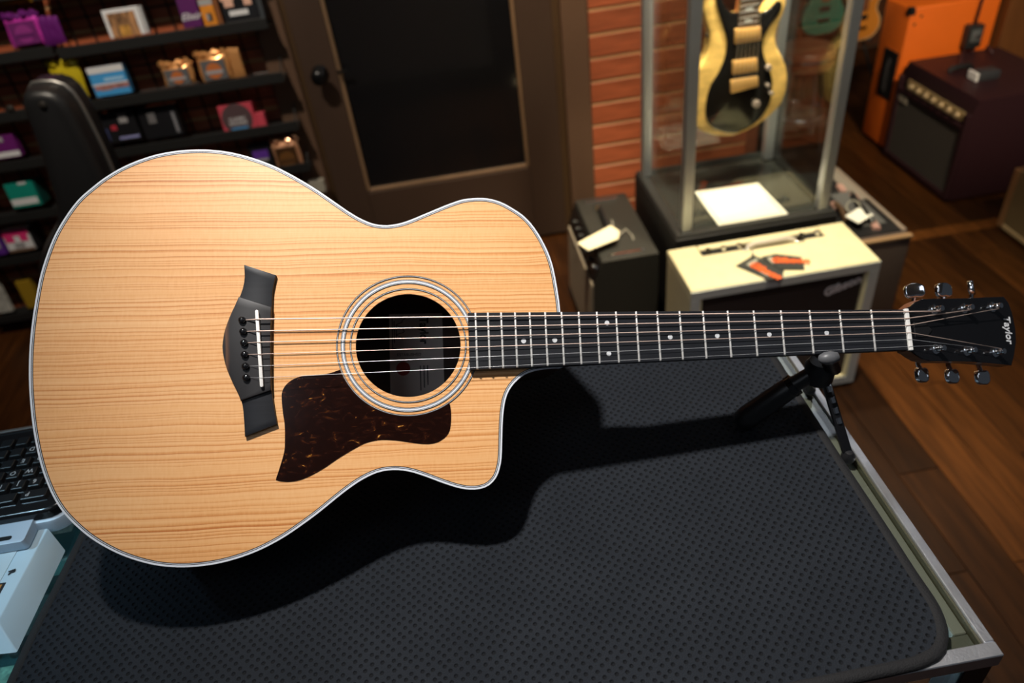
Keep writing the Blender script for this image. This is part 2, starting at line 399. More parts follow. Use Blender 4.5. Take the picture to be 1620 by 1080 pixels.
kb = part('door_knob', lathe([(.0, 0), (.026, .001), (.027, .008), (.012, .012), (.011, .03), (.022, .038), (.029, .052), (.026, .066), (.012, .073), (0, .074)], (kp.x, WY - .034, kp.z), (0, -1, 0)), mat('black_knob', (.012, .012, .013), .25, .6), door, 'all')
part('latch_lever', tube([(kp.x + .062, WY - .036, kp.z - .004), (kp.x + .062, WY - .05, kp.z - .004), (kp.x + .096, WY - .05, kp.z - .006)], .005), mat('black_knob', (0, 0, 0)), door, True)
CAS = mat('brown_casing', (.105, .060, .038), .4, var=.1, vscale=3)
struct(part('trim_1', box(.455, .553, WY - .03, WY + .012, 0, 2.14, .006), CAS))
struct(part('trim_2', box(.426, .4545, WY - .018, WY + .01, 0, 2.05, .003), mat('jamb_brown', (.06, .033, .015), .4)))
struct(part('trim_3', box(-.572, -.475, WY - .03, WY + .012, 0, 2.14, .006), CAS))
struct(part('trim_4', box(-.4745, -.456, WY - .018, WY + .01, 0, 2.05, .003), mat('jamb_brown', (0, 0, 0))))

# ------------------------------------------------------------------ glass display counter
CX0, CX1, CY0, CY1 = -1.10, .385, .275, .775
ct = thing('display_counter', 'long glass-topped display counter with chrome frame under the black mat', 'counter', ((CX0 + CX1) / 2, (CY0 + CY1) / 2, 0))
for nm, a in (('front_rail', (CX0, CX1, CY0, CY0 + .013)), ('back_rail', (CX0, CX1, CY1 - .013, CY1)), ('side_rail', (CX1 - .009, CX1, CY0 + .0131, CY1 - .0131)), ('side_rail', (CX0, CX0 + .013, CY0 + .0131, CY1 - .0131))):
    part(nm, box(a[0], a[1], a[2], a[3], TZ - .016, TZ + .001, .0008, 1), ALU, ct)
LEDGE = mat('olive_gasket', (.115, .115, .085), .5, var=.12)
part('ledge', box(CX1 - .0235, CX1 - .0115, CY0 + .0285, CY1 - .014, TZ - .022, TZ - .0095, .001, 1), LEDGE, ct)
part('ledge', box(CX0 + .014, CX1 - .0115, CY0 + .0135, CY0 + .028, TZ - .022, TZ - .0095, .001, 1), mat('olive_gasket_dark', (.05, .05, .032), .5, var=.15), ct)
part('gasket', box(CX1 - .0112, CX1 - .0092, CY0 + .0135, CY1 - .014, TZ - .02, TZ - .003), mat('gasket_brown', (.05, .045, .02), .5), ct)
part('glass_top', box(CX0 + .0132, CX1 - .0114, CY0 + .0132, CY1 - .0132, TZ - .0085, TZ - .0005), GLASS, ct)
part('front_pane', box(CX0 + .03, CX1 - .03, CY0 + .003, CY0 + .009, .12, TZ - .023), GLASS, ct)
for px in (CX0 + .002, CX1 - .028):
    for py in (CY0 + .002, CY1 - .028):
        part('post', box(px, px + .026, py, py + .026, 0, TZ - .0165, .002), mat('dark_post', (.02, .021, .024), .3, .6), ct)
DECK = mat('white_deck', (.62, .70, .76), .6, var=.04)
part('deck', box(CX0 + .03, CX1 - .03, CY0 + .012, CY1 - .03, .77, .785), DECK, ct)
part('back_panel', box(CX0 + .03, CX1 - .03, CY1 - .03, CY1 - .022, .1, TZ - .023), DECK, ct)
part('plinth', box(CX0 + .03, CX1 - .03, CY0 + .02, CY1 - .032, .0, .12), BLK, ct)
part('glass_shelf', box(CX0 + .03, -.44, CY0 + .05, CY1 - .04, .885, .891), GREENG, ct)
part('shelf_edge', box(-.4399, -.438, CY0 + .05, CY1 - .04, .885, .891), mat('green_glass_edge', (.05, .5, .42), .2), ct)
led = thing('led_strip', 'cool white light strip inside the glass counter', 'light strip', (-.3, CY0 + .04, .93))
part('strip', box(CX0 + .05, CX1 - .05, CY0 + .034, CY0 + .046, .925, .932), mat('led_emit', (.8, .9, 1), .5, emit=(.62, .86, 1), es=12), led)
def pedal(x, y, z, w, d, h, col, lab):
    t = thing('effect_pedal', lab, 'pedal', (x, y, z))
    part('body', box(x - w / 2, x + w / 2, y - d / 2, y + d / 2, z, z + h, .004), mat('pedal_%d' % int(1000 * (col[0] + col[1] * 3 + col[2] * 7)), col, .4), t)
    part('footswitch', lathe([(.006, 0), (.006, .006), (.004, .009), (0, .0095)], (x, y - d * .3, z + h)), CHROME, t, True)
    for i in (-1, 0, 1): part('knob', lathe([(.007, 0), (.006, .010), (0, .0105)], (x + i * w * .27, y + d * .28, z + h)), BLK, t, True)
    part('label_plate', box(x - w * .36, x + w * .36, y - d * .1, y + d * .13, z + h, z + h + .0006), mat('pedal_print', (.62, .70, .62), .5, var=.6, vscale=120), t)
pedal(-.550, .650, .891, .07, .10, .03, (.05, .20, .19), 'teal effect pedal on the glass shelf beneath the counter top, by the guitar edge')
pedal(-.635, .690, .891, .07, .10, .03, (.03, .035, .04), 'black effect pedal on the glass shelf under the keyboard')
pedal(-.602, .715, .785, .085, .11, .035, (.02, .06, .07), 'dark effect pedal lying low on the counter deck below the teal pedal')
pedal(-.61, .525, .785, .09, .11, .035, (.03, .10, .13), 'blue-black effect pedal low in the counter in front of the pale box')

# ------------------------------------------------------------------ black mat
MT = .0048
mp_ = [(-.4872, .4166), (-.4842, .470), (-.4785, .5246), (-.4735, .5866), (-.468, .66), (-.463, .735), (-.448, .752), (.330, .752), (.353, .742), (.3600, .715), (.3592, .6086), (.3582, .51), (.3584, .4475), (.3584, .40), (.3580, .36), (.3586, .3306), (.3569, .3172), (.3536, .3052), (.3487, .2954), (.3409, .2863), (.3309, .2800), (.3198, .2772), (.3009, .2750), (.20, .2735), (-.1, .2690), (-.45, .262), (-.490, .266), (-.494, .30), (-.490, .36)]
MP = smooth_loop(mp_, 260)
mt = thing('counter_mat', 'large black dimpled fabric mat with hemmed edge lying on the glass counter', 'mat', (-.05, .5, TZ + .001))
b = bmesh.new(); inn = inset(MP, .009)
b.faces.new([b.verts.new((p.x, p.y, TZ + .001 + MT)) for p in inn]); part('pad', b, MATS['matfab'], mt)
b = bmesh.new(); rows = []
for d, z in ((.010, MT), (.0088, MT + .0008), (.006, MT + .0012), (.002, MT + .0006), (.0, MT * .6), (.0, 0), (.010, 0)):
    q = inset(MP, d); rows.append([b.verts.new((p.x, p.y, TZ + .001 + z)) for p in q])
for A, B in zip(rows, rows[1:]):
    for k in range(len(A)): b.faces.new((A[k], A[(k + 1) % len(A)], B[(k + 1) % len(A)], B[k]))
part('hem', b, mat('black_hem', (.005, .005, .006), .8, bump=.4, bscale=700), mt, 'all')

# ------------------------------------------------------------------ the acoustic guitar (local: x along neck from saddle, y to bass side, z out of the top; mm)
GU = Vector((0.9876846, -0.0285273, -0.1538352)); GW = Vector((-0.1277607, -0.7146090, -0.6877581)); GN = Vector((0.0903122, -0.6989422, 0.7094530)); GP = Vector((-0.2062462, 0.5757228, 1.1908447))
g = thing('acoustic_guitar', 'large natural-top cutaway acoustic guitar propped up on the black mat', 'guitar', local=True)
g.matrix_world = frame(GP, GU, -GW, GN)
OUT = [(-204.4, -0.1), (-203.8, 22.1), (-201.8, 46.2), (-198.3, 72.5), (-193.1, 94.1), (-187.0, 112.3), (-177.9, 130.6), (-167.0, 147.0), (-154.1, 159.7), (-144.5, 168.0), (-130.4, 177.5), (-116.2, 184.6), (-99.6, 190.7), (-81.4, 194.6), (-62.8, 196.3), (-44.3, 195.8), (-25.4, 192.8), (-6.6, 187.3), (12.4, 179.6), (31.3, 169.3), (50.4, 157.2), (65.6, 146.2), (76.6, 138), (86.3, 131), (97.2, 124.5), (108.2, 120.0), (119.8, 118.6), (132.2, 120.2), (144.0, 124.0), (157.2, 129.6), (170.5, 135.2), (183.8, 140.6), (197.8, 144.9), (214.4, 146.0), (226.4, 144.3), (238.7, 139.4), (254.6, 128.8), (263.8, 119.1), (270.9, 108.1), (277.0, 95.9), (281.7, 83.1), (284.6, 70.4), (286.8, 53.9), (288.3, 39.7), (288.9, 27.9), (289.1, 11.0), (289.0, -7.9), (288.6, -26.0), (286.5, -28.1), (274.5, -28.2), (261.9, -29.6), (251.1, -33.0), (242.5, -38.9), (235.3, -47.1), (230.8, -57), (228.2, -70.0), (226.8, -83.0), (225.9, -95.9), (224.8, -111.2), (222.7, -121.6), (218.5, -131.2), (210.5, -138.3), (200.5, -140.8), (190.8, -140.4), (180.5, -138.0), (166.8, -132.9), (151.9, -126.6), (138.5, -121.8), (126.7, -119.5), (115.5, -119.5), (105.0, -121.7), (92.6, -127.2), (80.7, -134.6), (69.0, -143.1), (55.5, -153.4), (42.7, -162.4), (20.3, -176.4), (-4.4, -187.5), (-31.9, -194.7), (-58.6, -197.0), (-82.8, -195.0), (-104.3, -189.2), (-125.8, -179.7), (-147.3, -165.6), (-166.3, -147.3), (-177.4, -131.3), (-185.6, -113.6), (-191.9, -94.9), (-197.5, -71.0), (-201.2, -47.4), (-203.6, -23.4)]
OUT = [(a / 1000, b / 1000) for a, b in OUT]
BO = smooth_loop(OUT, 320)
ZT, BD = -.009, .1165                        # top surface, body depth
HC = (.1390, -.0010); HR = .0502
def plate_with_hole(P, c, r, z, n=96):
    b = bmesh.new()
    A = [b.verts.new((p.x, p.y, z)) for p in P]; H = [b.verts.new((c[0] + r * math.cos(2 * PI * k / n), c[1] + r * math.sin(2 * PI * k / n), z)) for k in range(n)]
    E = [b.edges.new((X[i], X[(i + 1) % len(X)])) for X in (A, H) for i in range(len(X))]
    bmesh.ops.triangle_fill(b, edges=E, use_beauty=True)
    return b, H
b, H = plate_with_hole(inset(BO, .0036), HC, HR, ZT)
lo = [b.verts.new((v.co.x, v.co.y, ZT - .0032)) for v in H]
for k in range(len(H)): b.faces.new((H[k], H[(k + 1) % len(H)], lo[(k + 1) % len(H)], lo[k]))
top = part('soundboard', b, MATS['spruce'], g, label='natural spruce top with straight grain')
for v in top.data.polygons: pass
LINE = mat('black_purfling', (.012, .012, .013), .4)
IVO = mat('white_binding', (.70, .74, .80), .3)
for d0, d1, m, nm in ((0, .0017, IVO, 'binding'), (.0017, .0024, LINE, 'purfling'), (.0024, .0029, IVO, 'purfling'), (.0029, .0037, LINE, 'purfling')):
    part(nm, strip(inset(BO, d0) if d0 else BO, inset(BO, d1), ZT - .004, .0041), m, g)
b = bmesh.new(); n = len(BO); prev = None
for z, d in ((ZT - .004, .0002), (ZT - .05, .0002), (ZT - BD + .004, .0002), (ZT - BD, .003)):
    cur = [b.verts.new((p.x, p.y, z)) for p in inset(BO, d)]
    if prev:
        for k in range(n): b.faces.new((prev[k], prev[(k + 1) % n], cur[(k + 1) % n], cur[k]))
    prev = cur
part('sides', b, ROSEW, g, True)
b = bmesh.new(); b.faces.new([b.verts.new((p.x, p.y, ZT - BD)) for p in inset(BO, .003)]); part('back', b, ROSEW, g)
# label inside, on the back
PAPER = mat('label_paper', (.80, .74, .70), .7, var=.06)
ZL = ZT - BD + .0004
lab = part('paper_label', box(.1150, .1745, -.045, .051, ZL, ZL + .0003), PAPER, g, label='printed paper label inside the soundhole')
INK = mat('black_ink', (.01, .01, .012), .6)
RT90 = Matrix.Rotation(-PI / 2, 4, 'Z')
part('print', xf(text_bm('Taylor', .0135, 0, .0002, .0004, .86), Matrix.Translation((.1532, .0316, ZL + .0006)) @ RT90), INK, lab)
part('print', xf(text_bm('ESTABLISHED', .0045, 0, .0002), Matrix.Translation((.1365, .0045, ZL + .0006))), INK, lab)
part('seal', lathe([(.0078, 0), (.0078, .0003)], (.1296, -.011, ZL + .0004)), mat('red_seal', (.40, .03, .02), .6), lab)
for i, q in enumerate((.1180, .1200, .1222)):
    part('print_line', box(q, q + .0009, .012 + i * .006, .047 - i * .004, ZL + .0003, ZL + .0005), INK, lab)
for i, q in enumerate((.1480, .1520, .1560)):
    part('print_line', box(q, q + .0011, -.036 + i * .003, -.008, ZL + .0003, ZL + .0005), INK, lab)
part('signature', tube([Vector((.1285 + .0038 * math.sin(t * 2.3) + .0018 * math.sin(t * 5.1), .048 - .0045 * t, ZL + .0006)) for t in [i * .15 for i in range(40)]], .0004, 5), INK, lab)
# rosette
for r0, r1, m in ((.0544, .0550, LINE), (.0550, .0553, IVO), (.0553, .0559, LINE), (.0603, .0609, LINE), (.0609, .0612, IVO), (.0612, .0617, LINE), (.0617, .0632, IVO), (.0632, .0637, LINE), (.0637, .0640, IVO), (.0640, .0645, LINE), (.0671, .0677, LINE), (.0677, .0680, IVO), (.0680, .0686, LINE)):
    part('rosette_ring', ring(HC, r0, r1, ZT - .0002, .0008), m, g)
# pickguard
PG = [(71.0, -24.0), (60.9, -26.7), (40.3, -27.9), (31.5, -30.3), (24.2, -35.5), (20.5, -42.1), (20.1, -50.2), (21.2, -62.3), (22.7, -72.7), (23.0, -87.7), (22.4, -97.8), (19.6, -108.1), (16.2, -119.0), (14.8, -123.3), (18.4, -124.6), (27.1, -125.6), (37.1, -124.3), (47.3, -120.4), (58.9, -114.3), (70.7, -106.7), (84.1, -99.1), (96.0, -93.3), (107.8, -90.8), (116.6, -90.8), (128.8, -92.3), (142.2, -94.8), (152.7, -96.2), (161.8, -95.6), (169.5, -92.1), (175.0, -86.4), (177.1, -78.7), (177.8, -68.1), (177.0, -59.7)]
pgs = smooth_loop([(a / 1000, b / 1000) for a, b in PG], 120, closed=False)
a0 = math.atan2(pgs[-1].y - HC[1], pgs[-1].x - HC[0]); a1 = math.atan2(pgs[0].y - HC[1], pgs[0].x - HC[0])
if a1 > a0: a1 -= 2 * PI
arc = [Vector((HC[0] + .0687 * math.cos(a0 + (a1 - a0) * i / 50), HC[1] + .0687 * math.sin(a0 + (a1 - a0) * i / 50))) for i in range(51)]
part('pickguard', prism(pgs + arc, ZT - .0001, ZT + .0006), MATS['tortoise'], g, label='dark tortoiseshell pickguard with amber flecks')
# bridge
BR = [(-14.4, 79.7), (15.3, 69.1), (12.3, 53.8), (11.7, 39.7), (11.2, 20.3), (11.0, 3.2), (11.2, -15.8), (11.3, -31.1), (11.9, -43.0), (14.0, -57.9), (16.6, -72.6), (-12.3, -82.8), (-13.2, -67.3), (-15.0, -52.1), (-19.1, -40.3), (-25.8, -26.5), (-30.0, -14.5), (-32.3, -2.5), (-32.3, 4.3), (-30.5, 16.3), (-25.6, 30.8), (-19.9, 43.8), (-15.1, 57.7), (-13.7, 68.2)]
BR = [Vector((a / 1000, b / 1000)) for a, b in BR]
def seg(i, j, n): return smooth_loop([BR[k % 24] for k in range(i, j + 1)], n, closed=False)
right = seg(1, 10, 24); left = seg(11, 24, 30)      # down the neck side, up the tail side
brp = [*right, *left[:-1], BR[0]]
bridge = part('bridge', prism(brp, ZT, ZT + .0045, bev=.0008), EBONY, g, True, label='black bridge with flared wings')
# raised middle block, cut along the slanted wing lines
def cut_y(x, up): return (47.9 + (x - -17.2) * (38.6 - 47.9) / 26.5) / 1000 if up else (-49.7 + (x + 14.8) * (-42.1 + 49.7) / 23.6) / 1000
mid = [p for p in brp if cut_y(p.x * 1000, False) < p.y < cut_y(p.x * 1000, True)]
rm = [p for p in mid if p.x > 0]; lm = [p for p in mid if p.x <= 0]
block = [Vector((.0117, cut_y(11.7, True))), *rm, Vector((.0119, cut_y(11.9, False))), Vector((-.0157, cut_y(-15.7, False))), *lm, Vector((-.0181, cut_y(-18.1, True)))]
EB2 = mat('ebony_streak', (.012, .0125, .0145), .5)
nt = EB2.node_tree; tcn = nt.nodes.new('ShaderNodeTexCoord'); sp = nt.nodes.new('ShaderNodeSeparateXYZ'); nt.links.new(tcn.outputs['Object'], sp.inputs[0])
crn = nt.nodes.new('ShaderNodeValToRGB'); mrn = nt.nodes.new('ShaderNodeMapRange'); mrn.inputs['From Min'].default_value = -.033; mrn.inputs['From Max'].default_value = -.020
nzn = nt.nodes.new('ShaderNodeTexNoise'); nzn.inputs['Scale'].default_value = 25; nt.links.new(tcn.outputs['Object'], nzn.inputs['Vector'])
mdn = nt.nodes.new('ShaderNodeMath'); mdn.operation = 'MULTIPLY_ADD'; mdn.inputs[1].default_value = .004; nt.links.new(nzn.outputs['Fac'], mdn.inputs[0]); nt.links.new(sp.outputs[0], mdn.inputs[2])
nt.links.new(mdn.outputs[0], mrn.inputs['Value']); nt.links.new(mrn.outputs[0], crn.inputs[0])
ramp_set(crn, [(0, (.013, .013, .015)), (.38, (.016, .013, .013)), (.48, (.11, .05, .025)), (.62, (.05, .024, .015)), (.75, (.013, .012, .013))])
nt.links.new(crn.outputs[0], EB2.node_tree.nodes['Principled BSDF'].inputs['Base Color'])
part('bridge_block', prism(block, ZT + .0043, ZT + .0075, bev=.0008), EB2, bridge, True)
s0, s1 = Vector((-.0009, .0330, 0)), Vector((.0039, -.0366, 0)); sd = (s1 - s0).normalized(); sn = Vector((-sd.y, sd.x, 0))
sp_ = [s0 + sn * .0016 * math.cos(t) * 1 - sd * .0016 * math.sin(t) for t in [PI * i / 8 for i in range(9)]] + [s1 - sn * .0016 * math.cos(t) + sd * .0016 * math.sin(t) for t in [PI * i / 8 for i in range(9)]]
part('saddle', prism([(p.x, p.y) for p in sp_], ZT + .007, .0022, bev=.0006), BONE, bridge, True, label='white bone saddle')
PINS = [(-14.5, 25.5), (-13.5, 14.7), (-12.6, 3.9), (-12.0, -7.1), (-11.1, -18.0), (-10.4, -28.7)]
pin_me = None
for (a, c) in PINS:
    if pin_me is None:
        b = lathe([(.0028, -.004), (.0028, 0), (.0034, .001), (.0034, .0022), (.0024, .0036), (0, .0041)], (0, 0, 0), n=20); bmesh.ops.recalc_face_normals(b, faces=b.faces)
        pin_me = bpy.data.meshes.new('bridge_pin'); b.to_mesh(pin_me); b.free(); pin_me.materials.append(BLKG)
        for p in pin_me.polygons: p.use_smooth = True
    o = bpy.data.objects.new('bridge_pin', pin_me); COL.objects.link(o); o.parent = bridge; o.location = (a / 1000, c / 1000, ZT + .0076)
# fretboard, neck, frets, dots, nut
SL = .648
def hw(s): return .0213 + (.0280 - .0213) * (SL - s) / (SL - .197)
fb = part('fretboard', prism([(.197, hw(.197)), (SL, hw(SL)), (SL, -hw(SL)), (.197, -hw(.197))], ZT + .0002, -.0012, bev=.0008), EBONY, g, label='black ebony fretboard')
b = bmesh.new(); prev = None
for i in range(14):
    s = .283 + (SL + .006 - .283) * i / 13; h = hw(min(s, SL)) - .0002; dep = .026 if i > 1 else .040
    cur = [b.verts.new((s, h * math.cos(t), ZT + .0003 - (dep - .008) * math.sin(t) ** .8)) for t in [PI * k / 16 for k in range(17)]]
    if prev:
        for k in range(16): b.faces.new((prev[k], prev[k + 1], cur[k + 1], cur[k]))
    else: b.faces.new(cur)
    prev = cur
b.faces.new(prev)
part('neck', b, SAPELE, g, True)
for k in range(1, 21):
    s = SL * 2 ** (-k / 12); h = hw(s) - .0004
    part('fret', tube([(s, -h, -.0013), (s, -h + .0012, -.0009), (s, 0, -.0009), (s, h - .0012, -.0009), (s, h, -.0013)], .0011, 10), FRETM, fb, 'all')
PEARL = mat('pearl_dot', (.62, .64, .66), .3, var=.2, vscale=300)
def mids(k): return SL * (2 ** (-k / 12) + 2 ** (-(k - 1) / 12)) / 2
for k in (3, 5, 7, 9, 15, 17): part('inlay_dot', lathe([(.0024, -.0018), (.0024, -.0010), (0, -.00098)], (mids(k), -.0012, 0), n=20), PEARL, fb)
for yy in (.0145, -.0160): part('inlay_dot', lathe([(.0024, -.0018), (.0024, -.0010), (0, -.00098)], (mids(12), yy, 0), n=20), PEARL, fb)
part('nut', box(SL - .0005, SL + .0040, -.0218, .0218, ZT + .002, .0012, .0008), BONE, g, label='white bone nut')
# headstock, tilted back 13 degrees about the nut
HA = math.radians(13); HO = Vector((.652, 0, -.002)); HX = Vector((math.cos(HA), 0, -math.sin(HA))); HZ = Vector((math.sin(HA), 0, math.cos(HA)))
HM = frame(HO, HX, Vector((0, 1, 0)), HZ)
HS = [(-3.5, -22.0), (0.5, -23.3), (7.1, -27.2), (14.3, -30.7), (26.0, -33.0), (47.9, -33.1), (74.6, -33.4), (91.7, -34.2), (115.4, -35.9), (139.2, -37.7), (145.8, -25.2), (151.0, -11.2), (152.8, 2.9), (151.0, 20.5), (147.4, 32.5), (141.5, 38.7), (114.7, 37.3), (86.5, 35.5), (59.1, 34.4), (36.7, 33.8), (22.6, 32.8), (14.3, 29.9), (4.8, 24.3), (-3.5, 22.0)]
HS = [(a / 1000, c / 1000) for a, c in HS]
hs = part('headstock', xf(prism(HS, -.0155, -.0018), HM), SAPELE, g)
part('face_veneer', xf(prism(HS, -.0018, 0, bev=.0006), HM), BLKG, hs)
part('logo', xf(text_bm('Taylor', .0135, .1, .0002, .0002, .86), HM @ Matrix.Translation((.1405, .0015, .0004)) @ RT90), WHITE, hs, label='white lettering')
part('truss_cover', xf(prism([(.006, -.008), (.006, .008), (.022, .007), (.030, 0), (.022, -.007)], 0, .0012, bev=.0004), HM), BLK, hs)
POST = [(35.9, 21.5), (78.7, 23.8), (120.8, 26.3), (31.8, -20.2), (74.8, -22.1), (116.3, -23.4)]
TUN = [(34.2, 45.4), (76.1, 47.4), (118.5, 51.6), (30.6, -44.6), (73.2, -46.3), (117.2, -48.0)]
roll = [-.5, -.05, .6, .25, .2, .1]
for i, ((a, c), (ta, tc_)) in enumerate(zip(POST, TUN)):
    a, c, ta, tc_ = a / 1000, c / 1000, ta / 1000, tc_ / 1000
    t = part('tuner', xf(lathe([(.0055, 0), (.0055, .0015), (.0046, .0022), (.0031, .0024), (.0031, .0075), (.0024, .0085), (.0031, .0098), (.0029, .0115), (0, .0118)], (a, c, 0), n=20), HM), CHROME, hs, True, label='chrome tuning machine')
    sg = 1 if tc_ > 0 else -1
    part('shaft', xf(tube([(a, c, -.022), (ta, sg * .034, -.022), (ta, tc_ - sg * .006, -.020)], .0024), HM), CHROME, t, True)
    # kidney-shaped button
    prof = [(.0, -.0055), (.0045, -.0062), (.0078, -.004), (.0085, .0), (.0078, .0045), (.0040, .0070), (0, .0074), (-.0040, .0070), (-.0078, .0045), (-.0085, 0), (-.0078, -.004), (-.0045, -.0062)]
    pb = smooth_loop([(a * 1.22, c * 1.22) for a, c in prof], 32); bb = prism([(p.x, p.y) for p in pb], -.0030, .0030)
    bmesh.ops.recalc_face_normals(bb, faces=bb.faces)
    bmesh.ops.bevel(bb, geom=[e for e in bb.edges if abs(e.verts[0].co.z - e.verts[1].co.z) < 1e-6], offset=.0018, segments=3, profile=.5, affect='EDGES')
    part('button', xf(bb, HM @ Matrix.Translation((ta, tc_, -.019)) @ Matrix.Rotation(roll[i], 4, 'Y') @ (Matrix.Identity(4) if sg > 0 else Matrix.Rotation(PI, 4, 'X'))), CHROME, t, True)
# strings
SS = [(-0.1, 25.4), (0.6, 14.2), (1.5, 3.7), (2.1, -7.6), (2.8, -18.5), (3.7, -29.6)]
SN = [18.4, 11.3, 4.0, -3.4, -10.5, -17.8]
TGT = [0, 1, 2, 5, 4, 3]; RAD = [.00066, .00054, .00043, .00034, .00021, .00017]
for i in range(6):
    pa, pc = PINS[i]; pk = POST[TGT[i]]; P = HM @ Vector((pk[0] / 1000, pk[1] / 1000 - (.003 if pk[1] > 0 else -.003), .0085))
    part('string', tube([((pa + 3) / 1000, pc / 1000, ZT + .0075), (SS[i][0] / 1000, SS[i][1] / 1000, .0028), (SL + .001, SN[i] / 1000, .0016), P], RAD[i], 6), BRONZE if i < 4 else STEEL, g, 'all')

# ------------------------------------------------------------------ neck rest (folding tripod)
RBM = mat('black_rubber', (.012, .012, .013), .38, bump=.1, bscale=200)
hub = Vector((.352, .566, 1.052))
nr = thing('neck_rest', 'small black folding tripod stand holding up the guitar neck', 'guitar stand', (.33, .55, TZ))
part('hub', lathe([(.010, -.022), (.015, -.018), (.016, .0), (.012, .008), (0, .009)], hub, n=20), RBM, nr, True)
f1 = Vector((.273, .571, TZ + .0135)); f2 = Vector((.3645, .503, TZ + .006)); f3 = Vector((.372, .612, TZ + .0025))
ax = (hub - f1).normalized()
l1 = part('leg', tube([f1 - ax * .004, f1, f1 + ax * .010, f1.lerp(hub, .45), f1.lerp(hub, .62), f1.lerp(hub, .70), hub + Vector((0, 0, -.004))], [.008, .0122, .0135, .0125, .0118, .009, .0085], 20), RBM, nr, True, label='thick tapered black leg')
part('collar', tube([f1.lerp(hub, .63), f1.lerp(hub, .69)], .0125, 18), BLKG, l1, True)
def flat_leg(a, b, w, d):
    ax = (b - a).normalized(); s = ax.cross(Vector((0, 1, 0))).normalized(); q = ax.cross(s)
    c = [p + s * i * w + q * j * d for p in (a, b) for i, j in ((-1, -1), (1, -1), (1, 1), (-1, 1))]
    return hexa(c, bev=.0015)
h2 = hub + Vector((.004, -.004, -.012))
l2 = part('leg', flat_leg(f2, h2, .0048, .0035), BLKG, nr, True)
for t0 in (.42, .55, .68, .82): part('rivet', tube([f2.lerp(h2, t0) + Vector((.0, -.0030, .001)), f2.lerp(h2, t0 + .07) + Vector((.0, -.0030, .001))], .0030, 10), CHROME, l2, True)
part('foot', lathe([(.007, -.0055), (.0075, 0), (.004, .006), (0, .007)], f2 + Vector((0, 0, .0)), n=16), RBM, l2, True)
l3 = part('leg', flat_leg(f3, hub + Vector((.004, .004, -.012)), .0045, .0035), RBM, nr, True)
part('foot', lathe([(.007, -.0018), (.0075, .002), (.004, .008), (0, .009)], f3, n=16), RBM, l3, True)
yk = [on_y(1312, 566, .538), Vector((.356, .546, 1.064)), Vector((.354, .562, 1.056)), Vector((.356, .590, 1.062)), Vector((.360, .606, 1.085))]
part('yoke', tube(yk, .0065, 12), RBM, nr, True)
part('yoke_tip', lathe([(.0, -.0115), (.0040, -.0095), (.0066, -.004), (.0070, .002), (.0048, .0085), (0, .0108)], yk[0], (.95, -.1, .02), n=20), mat('grey_rubber', (.10, .103, .11), .42), nr, 'all', label='grey rounded rubber tip')

# ------------------------------------------------------------------ keyboard, its white base and the pale box on the counter
kbz = 1.020
kw = thing('keyboard_stand', 'white plastic base with slotted tab under the black keyboard', 'stand', (-.56, .66, TZ))
WPL = mat('pale_plastic', (.58, .72, .86), .35)
def rrect(x0, x1, y0, y1, r, n=6):
    P = []
    for cx_, cy_, a0_ in ((x1 - r, y1 - r, 0), (x0 + r, y1 - r, PI / 2), (x0 + r, y0 + r, PI), (x1 - r, y0 + r, 1.5 * PI)):
        for k in range(n + 1): a = a0_ + PI / 2 * k / n; P.append((cx_ + r * math.cos(a), cy_ + r * math.sin(a)))
    return P
KX1 = -.4745
part('shell', prism(rrect(-.80, KX1 + .002, .583, .735, .022), kbz - .034, kbz - .017, bev=.004), WPL, kw, True)
for q_ in ((-.53, .65), (-.76, .65), (-.53, .71), (-.76, .71)): part('foot', lathe([(.010, 0), (.012, kbz - .034 - TZ)], (q_[0], q_[1], TZ), n=14), WPL, kw)
part('tab', prism(rrect(-.80, -.509, .558, .60, .004), kbz - .0265, kbz - .014, bev=.001), WPL, kw, True)
part('slot', prism(rrect(-.79, -.524, .563, .5685, .0025), kbz - .0145, kbz - .0136), BLK, kw)
kd = thing('keyboard', 'black glossy computer keyboard with raised keys beside the guitar lower bout', 'keyboard', (-.56, .66, kbz - .017))
part('body', prism(rrect(-.80, KX1, .587, .732, .022), kbz - .0165, kbz - .004, bev=.004, seg=3), mat('black_keyboard_gloss', (.012, .012, .013), .18), kd, True)
part('rim', box(-.80, KX1 - .02, .7285, .7335, kbz - .008, kbz - .002, .001), mat('brown_rim', (.16, .12, .10), .4), kd)
KEYM = mat('black_key', (.016, .016, .017), .28); LEG = mat('key_print', (.6, .6, .6), .5)
def key_mesh(w):
    b = hexa([(0, 0, 0), (w, 0, 0), (w, .0155, 0), (0, .0155, 0), (.0018, .0015, .005), (w - .0018, .0015, .005), (w - .0018, .0140, .005), (.0018, .0140, .005)], bev=.0009)
    bmesh.ops.recalc_face_normals(b, faces=b.faces)
    me = bpy.data.meshes.new('key'); b.to_mesh(me); b.free(); me.materials.append(KEYM); return me
K1, K2 = key_mesh(.0165), key_mesh(.030)
legs = ['PU', 'S6J1E', 'JMWO5', 'QS0E', '341D', '']
for r in range(6):
    for k in range(6 if r else 3):
        w_, me = (.0185, K1) if r else (.034, K2)
        x_ = -.487 - (k + 1) * w_ - (.004, .000, -.006, -.0105, -.014, -.014)[r]
        if x_ < -.66: continue
        if x_ + .0165 > -.482: continue
        o = bpy.data.objects.new('key', me); COL.objects.link(o); o.parent = kd; o.location = Vector((x_, .6035 + r * .0185, kbz - .0042)) - OFF[kd.name]['off']
        if k < len(legs[r]) and k < 5:
            part('legend', xf(text_bm(legs[r][k], .0085, 0, .0001), Matrix.Translation((.008, .0085, .0052)) @ Matrix.Rotation(PI, 4, 'Z')), LEG, o)
bx = thing('product_box', 'pale blue-white plastic product box lying on the counter glass beside the mat', 'box', (-.55, .51, TZ))
zt = .992
